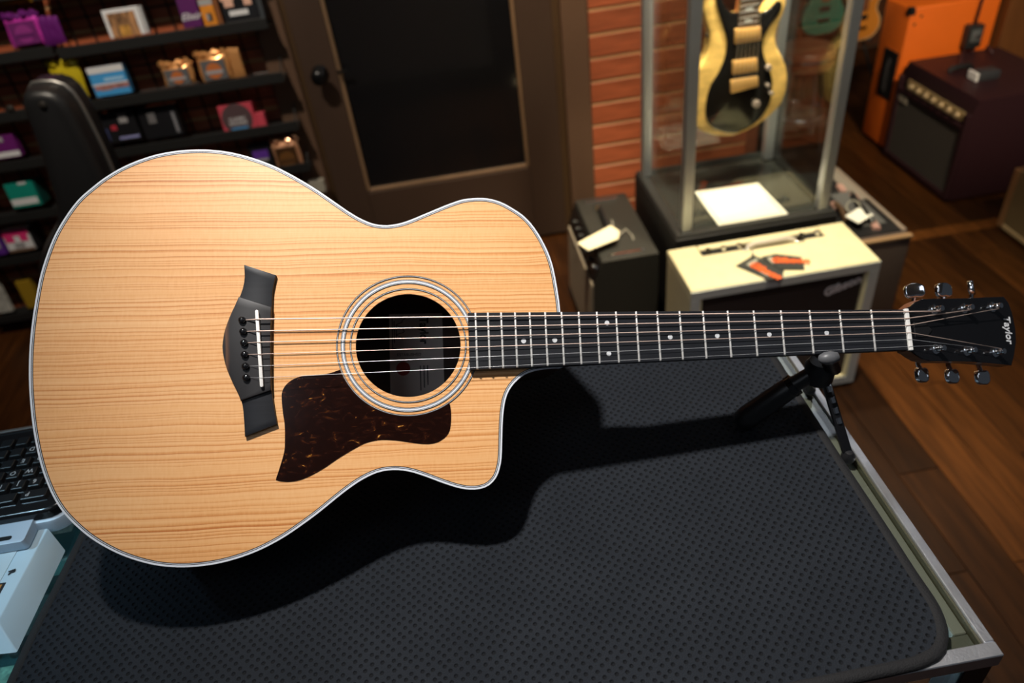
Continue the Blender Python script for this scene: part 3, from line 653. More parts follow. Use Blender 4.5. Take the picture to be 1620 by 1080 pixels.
a_, b_ = on_z(76, 834, zt), on_z(1, 974, zt)
BOXM = mat('pale_box_plastic', (.58, .76, .86), .22, var=.06, vscale=10)
dirx = Vector((-1, .08, 0)) * .16
A0 = Vector((a_.x, a_.y, 0)); B0 = Vector((b_.x - .0005, b_.y - .006, 0))
cs = [A0, B0, B0 + dirx, A0 + dirx]
Ab, Bb = on_z(105, 871, TZ), on_z(28, 1033, TZ)
bxb = part('carton', hexa([(p.x, p.y, TZ + .0006) for p in (Ab, Bb, Bb + dirx, Ab + dirx)] + [(p.x, p.y, zt) for p in cs], bev=.0012), BOXM, bx, True)
def top_rect(u0, u1, v0, v1, m, nm, par):
    P = [A0.lerp(B0, v) + dirx * u for u, v in ((u0, v0), (u1, v0), (u1, v1), (u0, v1))]
    return part(nm, prism([(p.x, p.y) for p in P], zt - .0002, zt + .0006), m, par)
top_rect(.13, .98, .02, .98, mat('box_card', (.66, .80, .86), .4, var=.05), 'card_face', bxb)
pp_ = top_rect(.085, .50, .60, .84, mat('print_black', (.01, .01, .012), .5), 'picture_border', bxb)
P4 = [A0.lerp(B0, v) + dirx * u for u, v in ((.10, .62), (.485, .62), (.485, .82), (.10, .82))]
part('picture', prism([(p.x, p.y) for p in P4], zt + .0005, zt + .0009), mat('print_orange', (.62, .27, .05), .5, var=.3, vscale=60), bxb)
q_ = A0.lerp(B0, .49) + dirx * .085
part('print', xf(text_bm('R', .009, 0, .0002, .0003), Matrix.Translation((q_.x, q_.y, zt + .0009)) @ Matrix.Rotation(-1.3, 4, 'Z')), INK, bxb)

# ------------------------------------------------------------------ amplifiers around the glass case
CREAM = mat('cream_vinyl', (.74, .67, .42), .5, var=.04, vscale=30, bump=.25, bscale=500)
OXB = mat('oxblood_grille', (.030, .016, .013), .8, bump=.6, bscale=900)
def tilt_text(body, size, origin, xdir, ydir, m, nm, par, shear=.2, bold=.0006, ext=.0008):
    xd = Vector(xdir).normalized(); yd = Vector(ydir); yd = (yd - xd * yd.dot(xd)).normalized(); zd = xd.cross(yd)
    return part(nm, xf(text_bm(body, size, shear, ext, bold), frame(origin, xd, yd, zd)), m, par)
ax0, ax1, ay0, ay1, az = .562, 1.078, 1.552, 1.765, .444
ca = thing('guitar_amplifier', 'cream combo amplifier with oxblood grille and two black tags on top', 'amplifier', ((ax0 + ax1) / 2, (ay0 + ay1) / 2, 0))
nx0, nx1, ny = ax0 + .085, ax1 - .078, ay1 - .056
shape = [(ax0, ay0), (ax1, ay0), (ax1, ay1), (nx1, ay1), (nx1, ny), (nx0, ny), (nx0, ay1), (ax0, ay1)]
fr_ = .034
part('cabinet_back', box(ax0 + .003, ax1 - .003, ay0 + .03, ay1 - .05, .012, az - .05), CREAM, ca)
part('top_board', prism(shape, az - .022, az, bev=.006, seg=3), CREAM, ca, True)
part('side_board', box(ax0, ax0 + fr_, ay0, ay1, .012, az - .0222, .005), CREAM, ca)
part('side_board', box(ax1 - fr_, ax1, ay0, ay1, .012, az - .0222, .005), CREAM, ca)
part('bottom_board', box(ax0 + fr_, ax1 - fr_, ay0, ay1, .012, .012 + fr_, .005), CREAM, ca)
part('grille_cloth', box(ax0 + fr_, ax1 - fr_, ay0 + .012, ay0 + .029, .046, az - .0222), OXB, ca)
PIP = mat('silver_piping', (.50, .52, .53), .4, .3)
part('front_trim', box(ax0, ax1, ay0 - .003, ay0 - .0001, az - .030, az - .004, .001), PIP, ca, label='grey front edging')
part('front_trim', box(ax0, ax0 + .026, ay0 - .003, ay0 - .0001, .014, az - .0305, .001), PIP, ca)
part('front_trim', box(ax1 - .026, ax1, ay0 - .003, ay0 - .0001, .014, az - .0305, .001), PIP, ca)
part('front_trim', box(ax0 + .0265, ax1 - .0265, ay0 - .003, ay0 - .0001, .014, .042, .001), PIP, ca)
pn = part('control_panel', box(nx0 + .001, nx1 - .001, ny + .0005, ny + .030, az - .040, az - .005), BLK, ca)
part('rear_lip', box(nx0 + .001, nx1 - .001, ny + .0305, ay1 - .002, az - .05, az - .001, .003), CREAM, ca)
for i in range(8):
    if 3 <= i <= 5: continue
    part('knob', lathe([(.009, 0), (.008, .012), (.004, .013), (0, .0135)], (nx0 + .02 + i * .045, ny + .015, az - .005), n=16), CHROME if i in (1, 2, 7) else BLKG, pn, True)
hd_ = part('handle', tube([(nx0 + .125, ny - .004, az + .003), (nx0 + .145, ny - .004, az + .012), (nx0 + .235, ny - .004, az + .013), (nx0 + .26, ny - .004, az + .003)], .0085, 10), mat('grey_handle', (.52, .47, .40), .5), ca, True)
part('handle_cap', box(nx0 + .107, nx0 + .127, ny - .018, ny + .008, az, az + .008, .002), CHROME, hd_)
part('handle_cap', box(nx0 + .260, nx0 + .285, ny - .020, ny + .006, az, az + .008, .002), CHROME, hd_)
for xx in (ax0 + .04, ax1 - .04):
    for yy in (ay0 + .03, ay1 - .03): part('foot', lathe([(.018, 0), (.02, .012)], (xx, yy, 0), n=14), BLK, ca)
lp = on_y(1332, 453, ay0 + .010)
tilt_text('Gibson', .036, (lp.x, ay0 + .0105, lp.z), (1, 0, .30), (0, 0, 1), mat('silver_logo', (.80, .82, .88), .3, .3), 'logo', ca, .25, .0012, .001)
def hang_tag(px, cols, text, lab, z, group=None):
    c = [on_z(*p, z) for p in px]
    t = thing('price_tag', lab, 'tag', (sum(p.x for p in c) / len(c), sum(p.y for p in c) / len(c), z), group)
    part('card', prism([(p.x, p.y) for p in c], z, z + .0016), cols, t)
    return t, c
TAGB = mat('black_tag', (.035, .037, .035), .45); ORG = mat('orange_print', (.85, .13, .02), .5)
t1, c1 = hang_tag([(1164, 421), (1192, 404), (1241, 424), (1238, 440), (1216, 443)], TAGB, '', 'black tag with orange lettering overhanging the front edge of the cream amplifier', az + .001)
m1 = on_z(1211, 430, az)
tilt_text('Gibson', .034, (m1.x, m1.y, az + .0034), on_z(1227, 438, az) - on_z(1192, 421, az), on_z(1192, 421, az) - on_z(1190, 430, az), ORG, 'print', t1, .1, .0014)
part('print_band', prism([(p.x, p.y) for p in (on_z(1180, 419, az), on_z(1196, 410, az), on_z(1200, 412, az), on_z(1186, 423, az))], az + .0026, az + .0030), mat('tag_grey', (.35, .34, .28), .5), t1)
part('print_band', prism([(p.x, p.y) for p in (on_z(1202, 431, az), on_z(1205, 429, az), on_z(1216, 435, az), on_z(1214, 438, az))], az + .0026, az + .0030), mat('tag_grey', (0, 0, 0)), t1)
t2, c2 = hang_tag([(1204, 407), (1227, 402), (1268, 407), (1273, 426), (1234, 426)], TAGB, '', 'black tag with orange lettering lying across the first tag, further from the front edge', az + .0035)
m2 = on_z(1250, 415, az)
tilt_text('Gibson', .034, (m2.x, m2.y, az + .0060), on_z(1268, 416.5, az) - on_z(1230, 416, az), on_z(1248, 408, az) - on_z(1252, 420, az), ORG, 'print', t2, .1, .0014)
part('print_band', prism([(p.x, p.y) for p in (on_z(1213, 411, az), on_z(1220, 408, az), on_z(1225, 418, az), on_z(1222, 420, az))], az + .0052, az + .0056), mat('tag_grey', (0, 0, 0)), t2)
part('tie', tube([on_z(1191, 404, az + .004), on_z(1191, 399, az + .02), on_z(1191, 396, az + .012)], .0025, 6), STEEL, t1, 'all')

# black combo facing left, with cream tag
zb = .363
bx0, bx1, by0, by1 = .400, .573, 1.878, 2.290
ba = thing('guitar_amplifier', 'small black combo amplifier with sloped silver grille and cream tag beside the display case', 'amplifier', (.47, 2.08, 0))
prof = [(.360, .012), (bx1, .012), (bx1, zb), (bx0, zb), (.372, zb - .075)]
part('cabinet', prism(prof, by0, by1, axis='y', bev=.004), BLKV, ba, True)
part('cabinet_back', box(.40, bx1 - .004, by1 - .002, by1 + .004, .03, zb - .02), BLK, ba)
gx = lambda z: .360 + (.372 - .360) * (z - .012) / (zb - .087)
part('grille', hexa([(gx(.03) - .005, by0 + .014, .03), (gx(.03) + .004, by0 + .014, .03), (gx(.03) + .004, by1 - .014, .03), (gx(.03) - .005, by1 - .014, .03),
     (gx(zb - .09) - .005, by0 + .014, zb - .088), (gx(zb - .09) + .004, by0 + .014, zb - .088), (gx(zb - .09) + .004, by1 - .014, zb - .088), (gx(zb - .09) - .005, by1 - .014, zb - .088)]), mat('silver_grille', (.46, .40, .31), .75, bump=.5, bscale=700), ba)
cp = part('control_panel', hexa([(.3705, by0 + .012, zb - .068), (.3735, by0 + .012, zb - .070), (.3735, by1 - .012, zb - .070), (.3705, by1 - .012, zb - .068), (.394, by0 + .012, zb - .010), (.399, by0 + .012, zb - .014), (.399, by1 - .012, zb - .014), (.394, by1 - .012, zb - .010)]), BLKG, ba)
for i in range(7): part('knob', lathe([(.008, 0), (.007, .010), (0, .0105)], (.382, by0 + .045 + i * .048, zb - .040), (-.93, 0, .36), 14), CHROME if i == 0 else BLK, cp, True)
for y_ in (by0 + .030, by1 - .030): part('metal_strip', box(bx0 + .028, bx1 - .035, y_ - .005, y_ + .005, zb, zb + .004, .0015), CHROME, ba)
h_ = part('handle', tube([(.462, 2.19, zb), (.462, 2.185, zb + .014), (.460, 2.13, zb + .018), (.458, 2.07, zb + .018), (.457, 2.02, zb + .014), (.457, 2.012, zb)], .0075, 8), BLK, ba, True)
part('handle_cap', lathe([(.011, 0), (.011, .006), (.006, .010), (0, .011)], (.462, 2.205, zb), n=14), mat('brass_cap', (.6, .45, .28), .3, 1), ba, True)
lg = on_x(908, 372, .366)
tilt_text('B', .03, (.3612, lg.y - .02, .27), (0, -1, 0), (0, 0, 1), BLK, 'logo', ba)
zt_ = zb + .004
tc1, cc = hang_tag([(913.5, 385), (931, 396.5), (978, 378), (980, 366), (966, 357)], mat('cream_tag', (.82, .74, .52), .6), '', 'long cream paper price tag lying across the black amplifier', zb + .027)
part('string', tube([on_z(976, 375, zb + .010), on_z(990, 362, zb + .012), on_z(1000, 372, zb + .003), on_z(1002, 379, zb + .002)], .0013, 6), mat('tag_string', (.45, .43, .36), .8), tc1, 'all')
part('string', tube([on_z(970, 358, zb + .02), on_z(968, 347, zb + .02)], .0013, 6), mat('tag_string', (0, 0, 0)), tc1, 'all')

# tall glass display case
bX0, bX1, bY0, bY1, bZ = .600, 1.081, 1.80, 2.255, .447
dc = thing('display_case', 'tall glass display case with aluminium posts on a black plinth', 'display case', (.84, 2.03, 0))
part('plinth', box(bX0, bX1, bY0, bY1, 0, bZ, .004), BLK, dc)
DKF = mat('dark_grey_deck', (.032, .034, .031), .22, var=.1)
part('deck', box(bX0 + .03, bX1 - .03, bY0 + .03, bY1 - .03, bZ, bZ + .004), DKF, dc)
for a in ((bX0 + .004, bX1 - .004, bY0 + .006, bY0 + .030), (bX0 + .004, bX1 - .004, bY1 - .030, bY1 - .006), (bX0 + .004, bX0 + .030, bY0 + .0301, bY1 - .0301), (bX1 - .030, bX1 - .004, bY0 + .0301, bY1 - .0301)):
    part('base_frame', box(a[0], a[1], a[2], a[3], bZ, bZ + .010, .002), mat('case_frame_grey', (.045, .047, .046), .35, .3), dc)
PO = .030
for (px, py) in ((bX0 + .022, bY0 + .018), (bX1 - .052, bY0 + .018), (bX0 + .012, bY1 - .060), (bX1 - .066, bY1 - .075)):
    part('post', box(px, px + PO, py, py + PO, bZ + .0101, 1.86, .003), ALUP, dc)
gp0, gp1, gq0, gq1 = bX0 + .037, bX1 - .04, bY0 + .030, bY1 - .050
part('glass_panel', box(gp0 + .018, gp1 - .018, gq0, gq0 + .004, bZ + .0105, 1.85), GLASS, dc)
part('glass_panel', box(gp0 + .018, gp1 - .018, gq1, gq1 + .004, bZ + .0105, 1.85), GLASS, dc)
part('glass_panel', box(gp0 - .004, gp0, gq0 + .02, gq1 - .02, bZ + .0105, 1.85), GLASS, dc)
part('glass_panel', box(gp1, gp1 + .004, gq0 + .02, gq1 - .02, bZ + .0105, 1.85), GLASS, dc)
part('top_frame', box(bX0, bX1, bY0, bY1, 1.861, 1.90, .004), ALUP, dc)
part('lamp', lathe([(.045, 0), (.045, -.008), (0, -.0085)], (.84, 1.89, 1.860), n=24), mat('lamp_emit', (1, 1, 1), .5, emit=(1, .88, .66), es=22), dc)
spot('display_case_lamp', (.84, 1.89, 1.84), (.86, 1.97, .45), 120, (1, .86, .62), .04, 70, .5)
pc = [on_z(*p, bZ + .012) for p in ((1099, 301), (1199, 287), (1247, 336), (1138, 355))]
cert = thing('certificate', 'white printed certificate lying on the display case floor', 'paper', (.84, 1.94, bZ + .004))
part('sheet', hexa([(p.x, p.y, bZ + .0045) for p in pc] + [(p.x, p.y, bZ + .0075) for p in pc]), mat('white_card', (.86, .83, .72), .6), cert)
def lerp2(u, v): return pc[0].lerp(pc[1], u).lerp(pc[3].lerp(pc[2], u), v)
for u0, u1, v0, v1 in ((.04, .96, .04, .055), (.04, .96, .945, .96), (.04, .055, .055, .945), (.945, .96, .055, .945)):
    part('border_line', prism([(q.x, q.y) for q in (lerp2(u0, v0), lerp2(u1, v0), lerp2(u1, v1), lerp2(u0, v1))], bZ + .0074, bZ + .008), mat('card_border', (.55, .45, .28), .6), cert)

# ------------------------------------------------------------------ electric guitar in the case
GY = 2.035
OL = [(1113.9, 0), (1112.5, 16.7), (1116, 34), (1120.8, 50), (1122, 64), (1118, 86), (1108, 103), (1100, 119.5), (1096.7, 144.5), (1095.8, 172), (1098.6, 194.5), (1108, 205.6), (1127.8, 212.5), (1152.8, 214.7), (1177.8, 207), (1205.6, 191.7), (1227.8, 172), (1239, 155.6), (1244.5, 130.6), (1243, 108), (1236, 89), (1227.8, 72), (1226.4, 55.6), (1232, 36), (1240, 16.7), (1243, 2.8), (1240, -6), (1231, -7), (1221, 1), (1212, 13), (1204, 24), (1197, 24), (1178, 22), (1158, 24), (1149, 20), (1140, 6), (1135, -12), (1129, -30), (1121, -40), (1113, -36), (1112, -20)]
BLKT = [(830, -60), (832, 0), (845, 60), (865, 120), (885, 190), (893, 240), (882, 320), (845, 410), (803, 478), (778, 560), (772, 640), (785, 690), (830, 730), (920, 752), (1000, 730), (1080, 670), (1135, 580), (1152, 480), (1140, 400), (1110, 330), (1096, 270), (1108, 195), (1150, 120), (1190, 70), (1208, 20), (1196, 0), (1178, 0), (1150, 30), (1112, 60), (1072, 66), (1000, 64), (930, 66), (900, 52), (876, 15), (856, -40)]
def px2(P): r = [on_y(x_, y_, GY) for x_, y_ in P]; return [(q.x, q.z) for q in r]
ol = smooth_loop(px2(OL), 110); bt = smooth_loop(px2([(900 + a * .27778, c * .27778) for a, c in BLKT]), 90)
eg = thing('electric_guitar', 'black and gold double-cutaway electric guitar hanging inside the glass case', 'guitar', (.85, GY, .636))
GOLD = mat('gold_figured_rim', (.82, .53, .16), .28, var=.28, vscale=14, stretch=(1, 1, 3), coat=.5)
part('body', prism([(p.x, p.y) for p in reversed(ol)], GY + .034, GY - .006, axis='y', bev=.006, seg=3), GOLD, eg, True, label='gold figured body rim')
part('carved_top', prism([(p.x, p.y) for p in reversed(bt)], GY - .0055, GY - .012, axis='y', bev=.004, seg=3), mat('black_top_gloss', (.008, .007, .006), .16, coat=.7), eg, True, label='glossy black carved top')
GLD = mat('gold_metal', (.86, .50, .18), .32, .45)
def px_box(c4, y0, y1, m, nm, par, bev=.002):
    q = [on_y(900 + a * .27778, c * .27778, GY) for a, c in c4]
    return part(nm, hexa([(p.x, y1, p.z) for p in q] + [(p.x, y0, p.z) for p in q], bev=bev), m, par, True)
for c4 in ([(932, 155), (1078, 138), (1080, 218), (930, 240)], [(920, 335), (1060, 318), (1062, 392), (917, 412)]):
    pk = px_box(c4, GY - .021, GY - .0115, GLD, 'pickup', eg)
    px_box([(a + (1000 - a) * .2, c + (sum(z[1] for z in c4) / 4 - c) * .25) for a, c in c4], GY - .0225, GY - .0205, mat('gold_dull', (.70, .40, .13), .4, .3), 'pickup_cover', pk, .001)
px_box([(908, 445), (1062, 420), (1066, 478), (908, 520)], GY - .022, GY - .0115, GLD, 'bridge', eg, .003)
for (a, c, r) in ((1055, 580, .0115), (1125, 375, .009), (1120, 475, .006), (1140, 520, .006)):
    q = on_y(900 + a * .27778, c * .27778, GY); part('knob', lathe([(r, 0), (r * .9, .010), (0, .011)], (q.x, GY - .0115, q.z), (0, -1, 0), 18), mat('amber_knob', (.55, .45, .40), .2, .5), eg, True)
nb, nt_ = on_y(1181, 22, GY), on_y(1189, -170, GY)
wv = Vector((.0275, 0, 0))
ROS = mat('rosewood_board', (.10, .06, .035), .5, var=.3)
nk = part('neck', hexa([(nb.x - .0275, GY - .006, nb.z - .03), (nb.x + .0275, GY - .006, nb.z - .03), (nb.x + .0275, GY + .018, nb.z - .03), (nb.x - .0275, GY + .018, nb.z - .03), (nb.x - .014, GY - .006, 1.52), (nb.x + .026, GY - .006, 1.52), (nb.x + .026, GY + .016, 1.52), (nb.x - .014, GY + .016, 1.52)], bev=.002), SAPELE, eg)
fbd = part('fretboard', hexa([(nb.x - .0275, GY - .017, nb.z - .036), (nb.x + .0275, GY - .017, nb.z - .036), (nb.x + .0275, GY - .0055, nb.z - .036), (nb.x - .0275, GY - .0055, nb.z - .036), (nb.x - .014, GY - .012, 1.52), (nb.x + .026, GY - .012, 1.52), (nb.x + .026, GY - .0055, 1.52), (nb.x - .014, GY - .0055, 1.52)]), ROS, eg)
zf = nb.z - .033; i = 0
while zf < 1.5:
    t = (zf - nb.z + .036) / (1.52 - nb.z + .036); c_ = nb.x + .006 * t; h = .0272 - .0072 * t
    part('fret', box(c_ - h, c_ + h, GY - .0185 + .005 * t, GY - .0165 + .005 * t, zf, zf + .0016), STEEL, fbd)
    if i % 2: part('inlay', box(c_ - .010, c_ + .010, GY - .0176 + .005 * t, GY - .0170 + .005 * t, zf + .003, zf + .009, 0), PEARL, fbd)
    zf += .014 + .014 * t; i += 1
part('headstock', prism([(nb.x - .014, 1.5205), (nb.x + .026, 1.5205), (nb.x + .046, 1.60), (nb.x + .036, 1.66), (nb.x - .01, 1.64), (nb.x - .034, 1.59)], GY + .012, GY - .003, axis='y'), BLKG, eg)
for k in range(6):
    x0_ = -.021 + k * .0084
    q = on_y(900 + (925 + k * 24) * .27778, (455 - k * 4) * .27778, GY)
    part('string', tube([(q.x, GY - .024, q.z), (nb.x + .006 + x0_ * .75, GY - .0165, 1.52)], .0006, 5), STEEL, eg, 'all')
part('strap_button', lathe([(.006, 0), (.004, .008), (.007, .012), (0, .013)], (ol[0].x, 0, 0), n=10), CHROME, eg).location += Vector((on_y(1121, 60, GY).x - ol[0].x, GY + .01, on_y(1121, 60, GY).z)) 

# ------------------------------------------------------------------ brown amplifier right of the case
q1, q2 = on_y(1364, 380, 1.77), on_y(1444, 372, 1.77)
zA = q2.z; X1 = q2.x; X0 = 1.088; yB = 2.245
BRN = mat('brown_vinyl', (.085, .062, .052), .55, bump=.4, bscale=450)
br = thing('guitar_amplifier', 'grey-brown amplifier cabinet with black control top behind the cream amplifier', 'amplifier', ((X0 + X1) / 2, 2.0, 0))
part('cabinet', box(X0, X1, 1.77, yB, .01, zA, .008, 3), BRN, br, True)
part('front_edge', box(X0, X1, 1.765, 1.785, zA - .006, zA + .003, .002), mat('tan_edge', (.30, .19, .10), .5), br)
part('top_panel', box(X0 + .004, X1 - .018, 1.80, yB - .01, zA, zA + .004, .001), BLK, br)
part('side_edge', box(X1 - .014, X1 - .001, 1.80, yB - .006, zA, zA + .005, .002), mat('worn_edge', (.25, .20, .16), .5, .2), br)
part('panel', box(X1 - .115, X1 - .040, 1.845, 2.06, zA + .004, zA + .010, .002), mat('panel_grey', (.10, .10, .10), .4), br)
part('panel', box(X1 - .055, X1 - .020, 2.0, yB - .02, zA + .004, zA + .010, .002), mat('panel_grey2', (.30, .26, .22), .4, .3), br)
PNK = mat('copper_pink_cap', (.70, .42, .36), .35, .5)
for pxy in ((1382, 354), (1351, 311), (1321, 324), (1330, 296)):
    q = on_z(*pxy, zA + .012); part('handle_cap', hexa([(q.x - .012, q.y - .02, zA + .004), (q.x + .010, q.y - .028, zA + .004), (q.x + .016, q.y + .016, zA + .004), (q.x - .006, q.y + .024, zA + .004), (q.x - .010, q.y - .018, zA + .016), (q.x + .008, q.y - .025, zA + .016), (q.x + .013, q.y + .014, zA + .016), (q.x - .005, q.y + .02, zA + .016)], bev=.002), PNK, br)
part('handle', tube([on_z(1349, 309, zA + .016), on_z(1362, 326, zA + .026), on_z(1372, 341, zA + .026), on_z(1381, 352, zA + .016)], .009, 8), BLK, br, True)
part('handle', tube([on_z(1322, 322, zA + .016), on_z(1331, 330, zA + .026), on_z(1340, 350, zA + .016)], .008, 8), mat('brown_strap', (.07, .035, .015), .6), br, True)
t3, c3 = hang_tag([(1337, 342), (1359, 329), (1382, 340), (1358, 354)], mat('white_tag', (.85, .84, .76), .6), '', 'small square white price tag on the brown amplifier', zA + .030)
lo_ = [on_z(1350 + 11 * math.cos(t), 327 + 10 * math.sin(t), zA + .032) for t in [PI * .55 + k * PI * 1.45 / 12 for k in range(13)]]
part('loop', tube(lo_, .0022, 6), mat('tag_loop', (.35, .33, .27), .5), t3, 'all')

# ------------------------------------------------------------------ burgundy amp, orange cabinet, tan cabinet on the right
BURG = mat('burgundy_vinyl', (.026, .0075, .011), .5, bump=.5, bscale=400)
fx, y0, y1, zb2 = 1.925, 2.450, 2.925, .415
bu = thing('guitar_amplifier', 'dark burgundy combo amplifier with gold control panel in front of the orange cabinet', 'amplifier', (2.1, 2.69, 0))
part('cabinet', prism([(fx + .004, .01), (2.33, .01), (2.33, zb2), (fx + .02, zb2), (fx + .004, zb2 - .05)], y0, y1, axis='y', bev=.006), BURG, bu, True)
part('frame', box(fx - .012, fx + .004, y0, y0 + .022, .012, zb2 - .052, .003), BURG, bu)
part('frame', box(fx - .012, fx + .004, y1 - .022, y1, .012, zb2 - .052, .003), BURG, bu)
part('frame', box(fx - .012, fx + .004, y0 + .0221, y1 - .0221, .012, .034, .003), BURG, bu)
part('frame', box(fx - .012, fx + .004, y0 + .0221, y1 - .0221, zb2 - .118, zb2 - .098, .003), BURG, bu)
part('grille', box(fx - .003, fx + .003, y0 + .0225, y1 - .0225, .0345, zb2 - .1185), mat('grey_grille', (.060, .054, .047), .8, bump=.5, bscale=600), bu)
pa = part('control_panel', box(fx - .005, fx + .003, y0 + .035, y1 - .06, zb2 - .092, zb2 - .054, .002), mat('gold_panel', (.42, .32, .16), .4, .4, var=.3, vscale=70), bu)
for k in range(7): part('knob', lathe([(.011, 0), (.010, .014), (0, .015)], (fx - .005, y0 + .065 + k * .052, zb2 - .073), (-1, 0, 0), 14), mat('cream_knob', (.45, .34, .20), .4), pa, True)
part('badge', box(fx - .008, fx - .0031, y1 - .085, y1 - .025, zb2 - .155, zb2 - .122, .002), mat('badge_grey', (.30, .27, .22), .5, var=.3, vscale=90), bu)
for xx in (1.97, 2.28):
    for yy in (y0 + .04, y1 - .04): part('foot', lathe([(.018, 0), (.02, .0105)], (xx, yy, 0), n=12), BLK, bu)
q = on_z(1546, 122, zb2 + .01)
pb = thing('power_adapter', 'dark power adapter with white end on the burgundy amplifier', 'adapter', (q.x, q.y, zb2))
part('housing', box(q.x - .012, q.x + .075, q.y - .028, q.y + .032, zb2 + .0005, zb2 + .035, .006), mat('slate_plastic', (.035, .038, .045), .45), pb, True)
part('end_cap', box(q.x - .022, q.x - .0125, q.y - .026, q.y + .030, zb2 + .001, zb2 + .034, .003), WHITE, pb)
hq = on_z(1513, 108, zb2 + .01)
part('handle', tube([(hq.x - .03, hq.y, zb2), (hq.x - .02, hq.y, zb2 + .012), (hq.x + .05, hq.y - .005, zb2 + .016), (hq.x + .06, hq.y - .005, zb2)], .012, 8), BLK, bu, True)
ORA = mat('orange_vinyl', (.80, .155, .012), .45, bump=.35, bscale=420, var=.05)
oc = thing('speaker_cabinet', 'bright orange speaker cabinet with black side handle', 'speaker cabinet', (2.12, 3.05, 0))
part('cabinet', box(1.935, 2.322, 2.967, 3.158, .012, .612, .010, 3), ORA, oc, True)
hp = part('handle_recess', box(1.932, 1.94, 2.985, 3.095, .22, .425, .004), BLK, oc)
part('grip', tube([(1.934, 3.04, .25), (1.926, 3.04, .27), (1.926, 3.04, .37), (1.934, 3.04, .39)], .010, 8), mat('grip_dark', (.02, .02, .022), .4), hp, True)
part('corner_guard', hexa([(1.930, 2.962, .585), (1.955, 2.962, .585), (1.955, 2.975, .585), (1.930, 2.990, .585), (1.930, 2.962, .616), (1.95, 2.962, .616), (1.95, 2.97, .616), (1.930, 2.985, .616)], bev=.002), BLK, oc)
for xx, zz in ((1.985, .575), (1.962, .545)): part('screw', lathe([(.006, 0), (.004, .003), (0, .0035)], (xx, 2.967, zz), (0, -1, 0), 10), mat('dark_screw', (.10, .03, .01), .5), oc)
for xx in (1.97, 2.29):
    for yy in (2.99, 3.13): part('foot', lathe([(.018, 0), (.02, .0125)], (xx, yy, 0), n=12), BLK, oc)
sw = on_y(1536, 55, 2.955)
ps = thing('pedal_switch', 'black switch box with cables hanging against the orange cabinet', 'switch box', (sw.x, 2.95, sw.z - .05))
part('case', box(sw.x - .033, sw.x + .033, 2.925, 2.966, sw.z - .048, sw.z + .045, .005), mat('switch_black', (.018, .02, .022), .4), ps, True)
part('switch_plate', box(sw.x - .02, sw.x + .02, 2.9225, 2.9255, sw.z - .02, sw.z + .03, .001), mat('switch_grey', (.10, .11, .115), .4), ps)
part('switch_knob', lathe([(.009, 0), (.007, .010), (0, .0105)], (sw.x, 2.9225, sw.z + .005), (0, -1, 0), 12), CHROME, ps, True)
CAB = mat('dark_cable', (.05, .022, .028), .5)
part('cable', tube([(sw.x + .0, 2.945, sw.z + .045), (sw.x + .005, 2.945, .66), (sw.x + .01, 2.98, .82), (sw.x + .02, 3.05, 1.0)], .0045, 6), CAB, ps, 'all')
part('cable', tube([(sw.x + .015, 2.945, sw.z - .048), (sw.x + .04, 2.94, sw.z - .12), (sw.x + .05, 2.90, zb2 + .02), (sw.x + .04, 2.85, zb2 + .005)], .0045, 6), CAB, ps, 'all')
part('cable', tube([(sw.x - .012, 2.945, sw.z - .048), (sw.x - .04, 2.94, sw.z - .11), (sw.x - .06, 2.90, zb2 + .01), (hq.x + .03, hq.y + .02, zb2 + .006)], .004, 6), CAB, ps, 'all')
tn = thing('speaker_cabinet', 'tan-grille cabinet with brown edge at the right of the photo', 'speaker cabinet', (2.15, 2.0, 0))
part('cabinet', box(1.995, 2.30, 1.75, 2.232, .01, .245, .006), mat('brown_tolex', (.16, .075, .03), .5, bump=.3, bscale=400), tn)
part('frame', box(1.982, 1.9949, 2.205, 2.232, .012, .243, .003), mat('tan_frame', (.26, .13, .055), .5), tn)
part('frame', box(1.982, 1.9949, 1.75, 2.2049, .012, .030, .003), mat('tan_piping', (.42, .30, .16), .5), tn)
part('grille', box(1.986, 1.9949, 1.755, 2.2045, .0302, .242), mat('tan_grille', (.17, .115, .05), .8, bump=.5, bscale=600), tn)

# ------------------------------------------------------------------ far room: stool and guitars seen through the case
st = on_z(1301, 236, 0)
LEA = mat('brown_leather', (.24, .085, .042), .4, var=.15, vscale=9)
sc = Vector((1.605, 3.15, 0)); sz = .455
stl = thing('bar_stool', 'round brown leather stool with chrome legs behind the glass case', 'stool', sc)
part('seat', lathe([(.0, sz - .085), (.11, sz - .085), (.123, sz - .07), (.125, sz - .02), (.115, sz), (.08, sz + .008), (0, sz + .010)], sc, n=32), LEA, stl, True)
part('seat_band', lathe([(.1245, sz - .040), (.1265, sz - .036), (.1265, sz - .030), (.1245, sz - .026)], sc, n=32), CHROME, stl, True)
for k in range(4):
    a = PI / 4 + k * PI / 2 - .25
    part('leg', tube([sc + Vector((.09 * math.cos(a), .09 * math.sin(a), sz - .085)), sc + Vector((.135 * math.cos(a), .135 * math.sin(a), .008))], .009, 10), CHROME, stl, True)
part('foot_ring', tube([sc + Vector((.118 * math.cos(2 * PI * k / 28), .118 * math.sin(2 * PI * k / 28), .165)) for k in range(28)], .007, 8, closed=True), CHROME, stl, 'all')
EO = [(0, -.20), (.10, -.185), (.155, -.12), (.15, -.04), (.11, .03), (.115, .09), (.145, .15), (.13, .19), (.09, .17), (.04, .11), (-.04, .11), (-.09, .18), (-.14, .21), (-.155, .16), (-.12, .08), (-.115, .03), (-.15, -.04), (-.155, -.12), (-.10, -.185)]
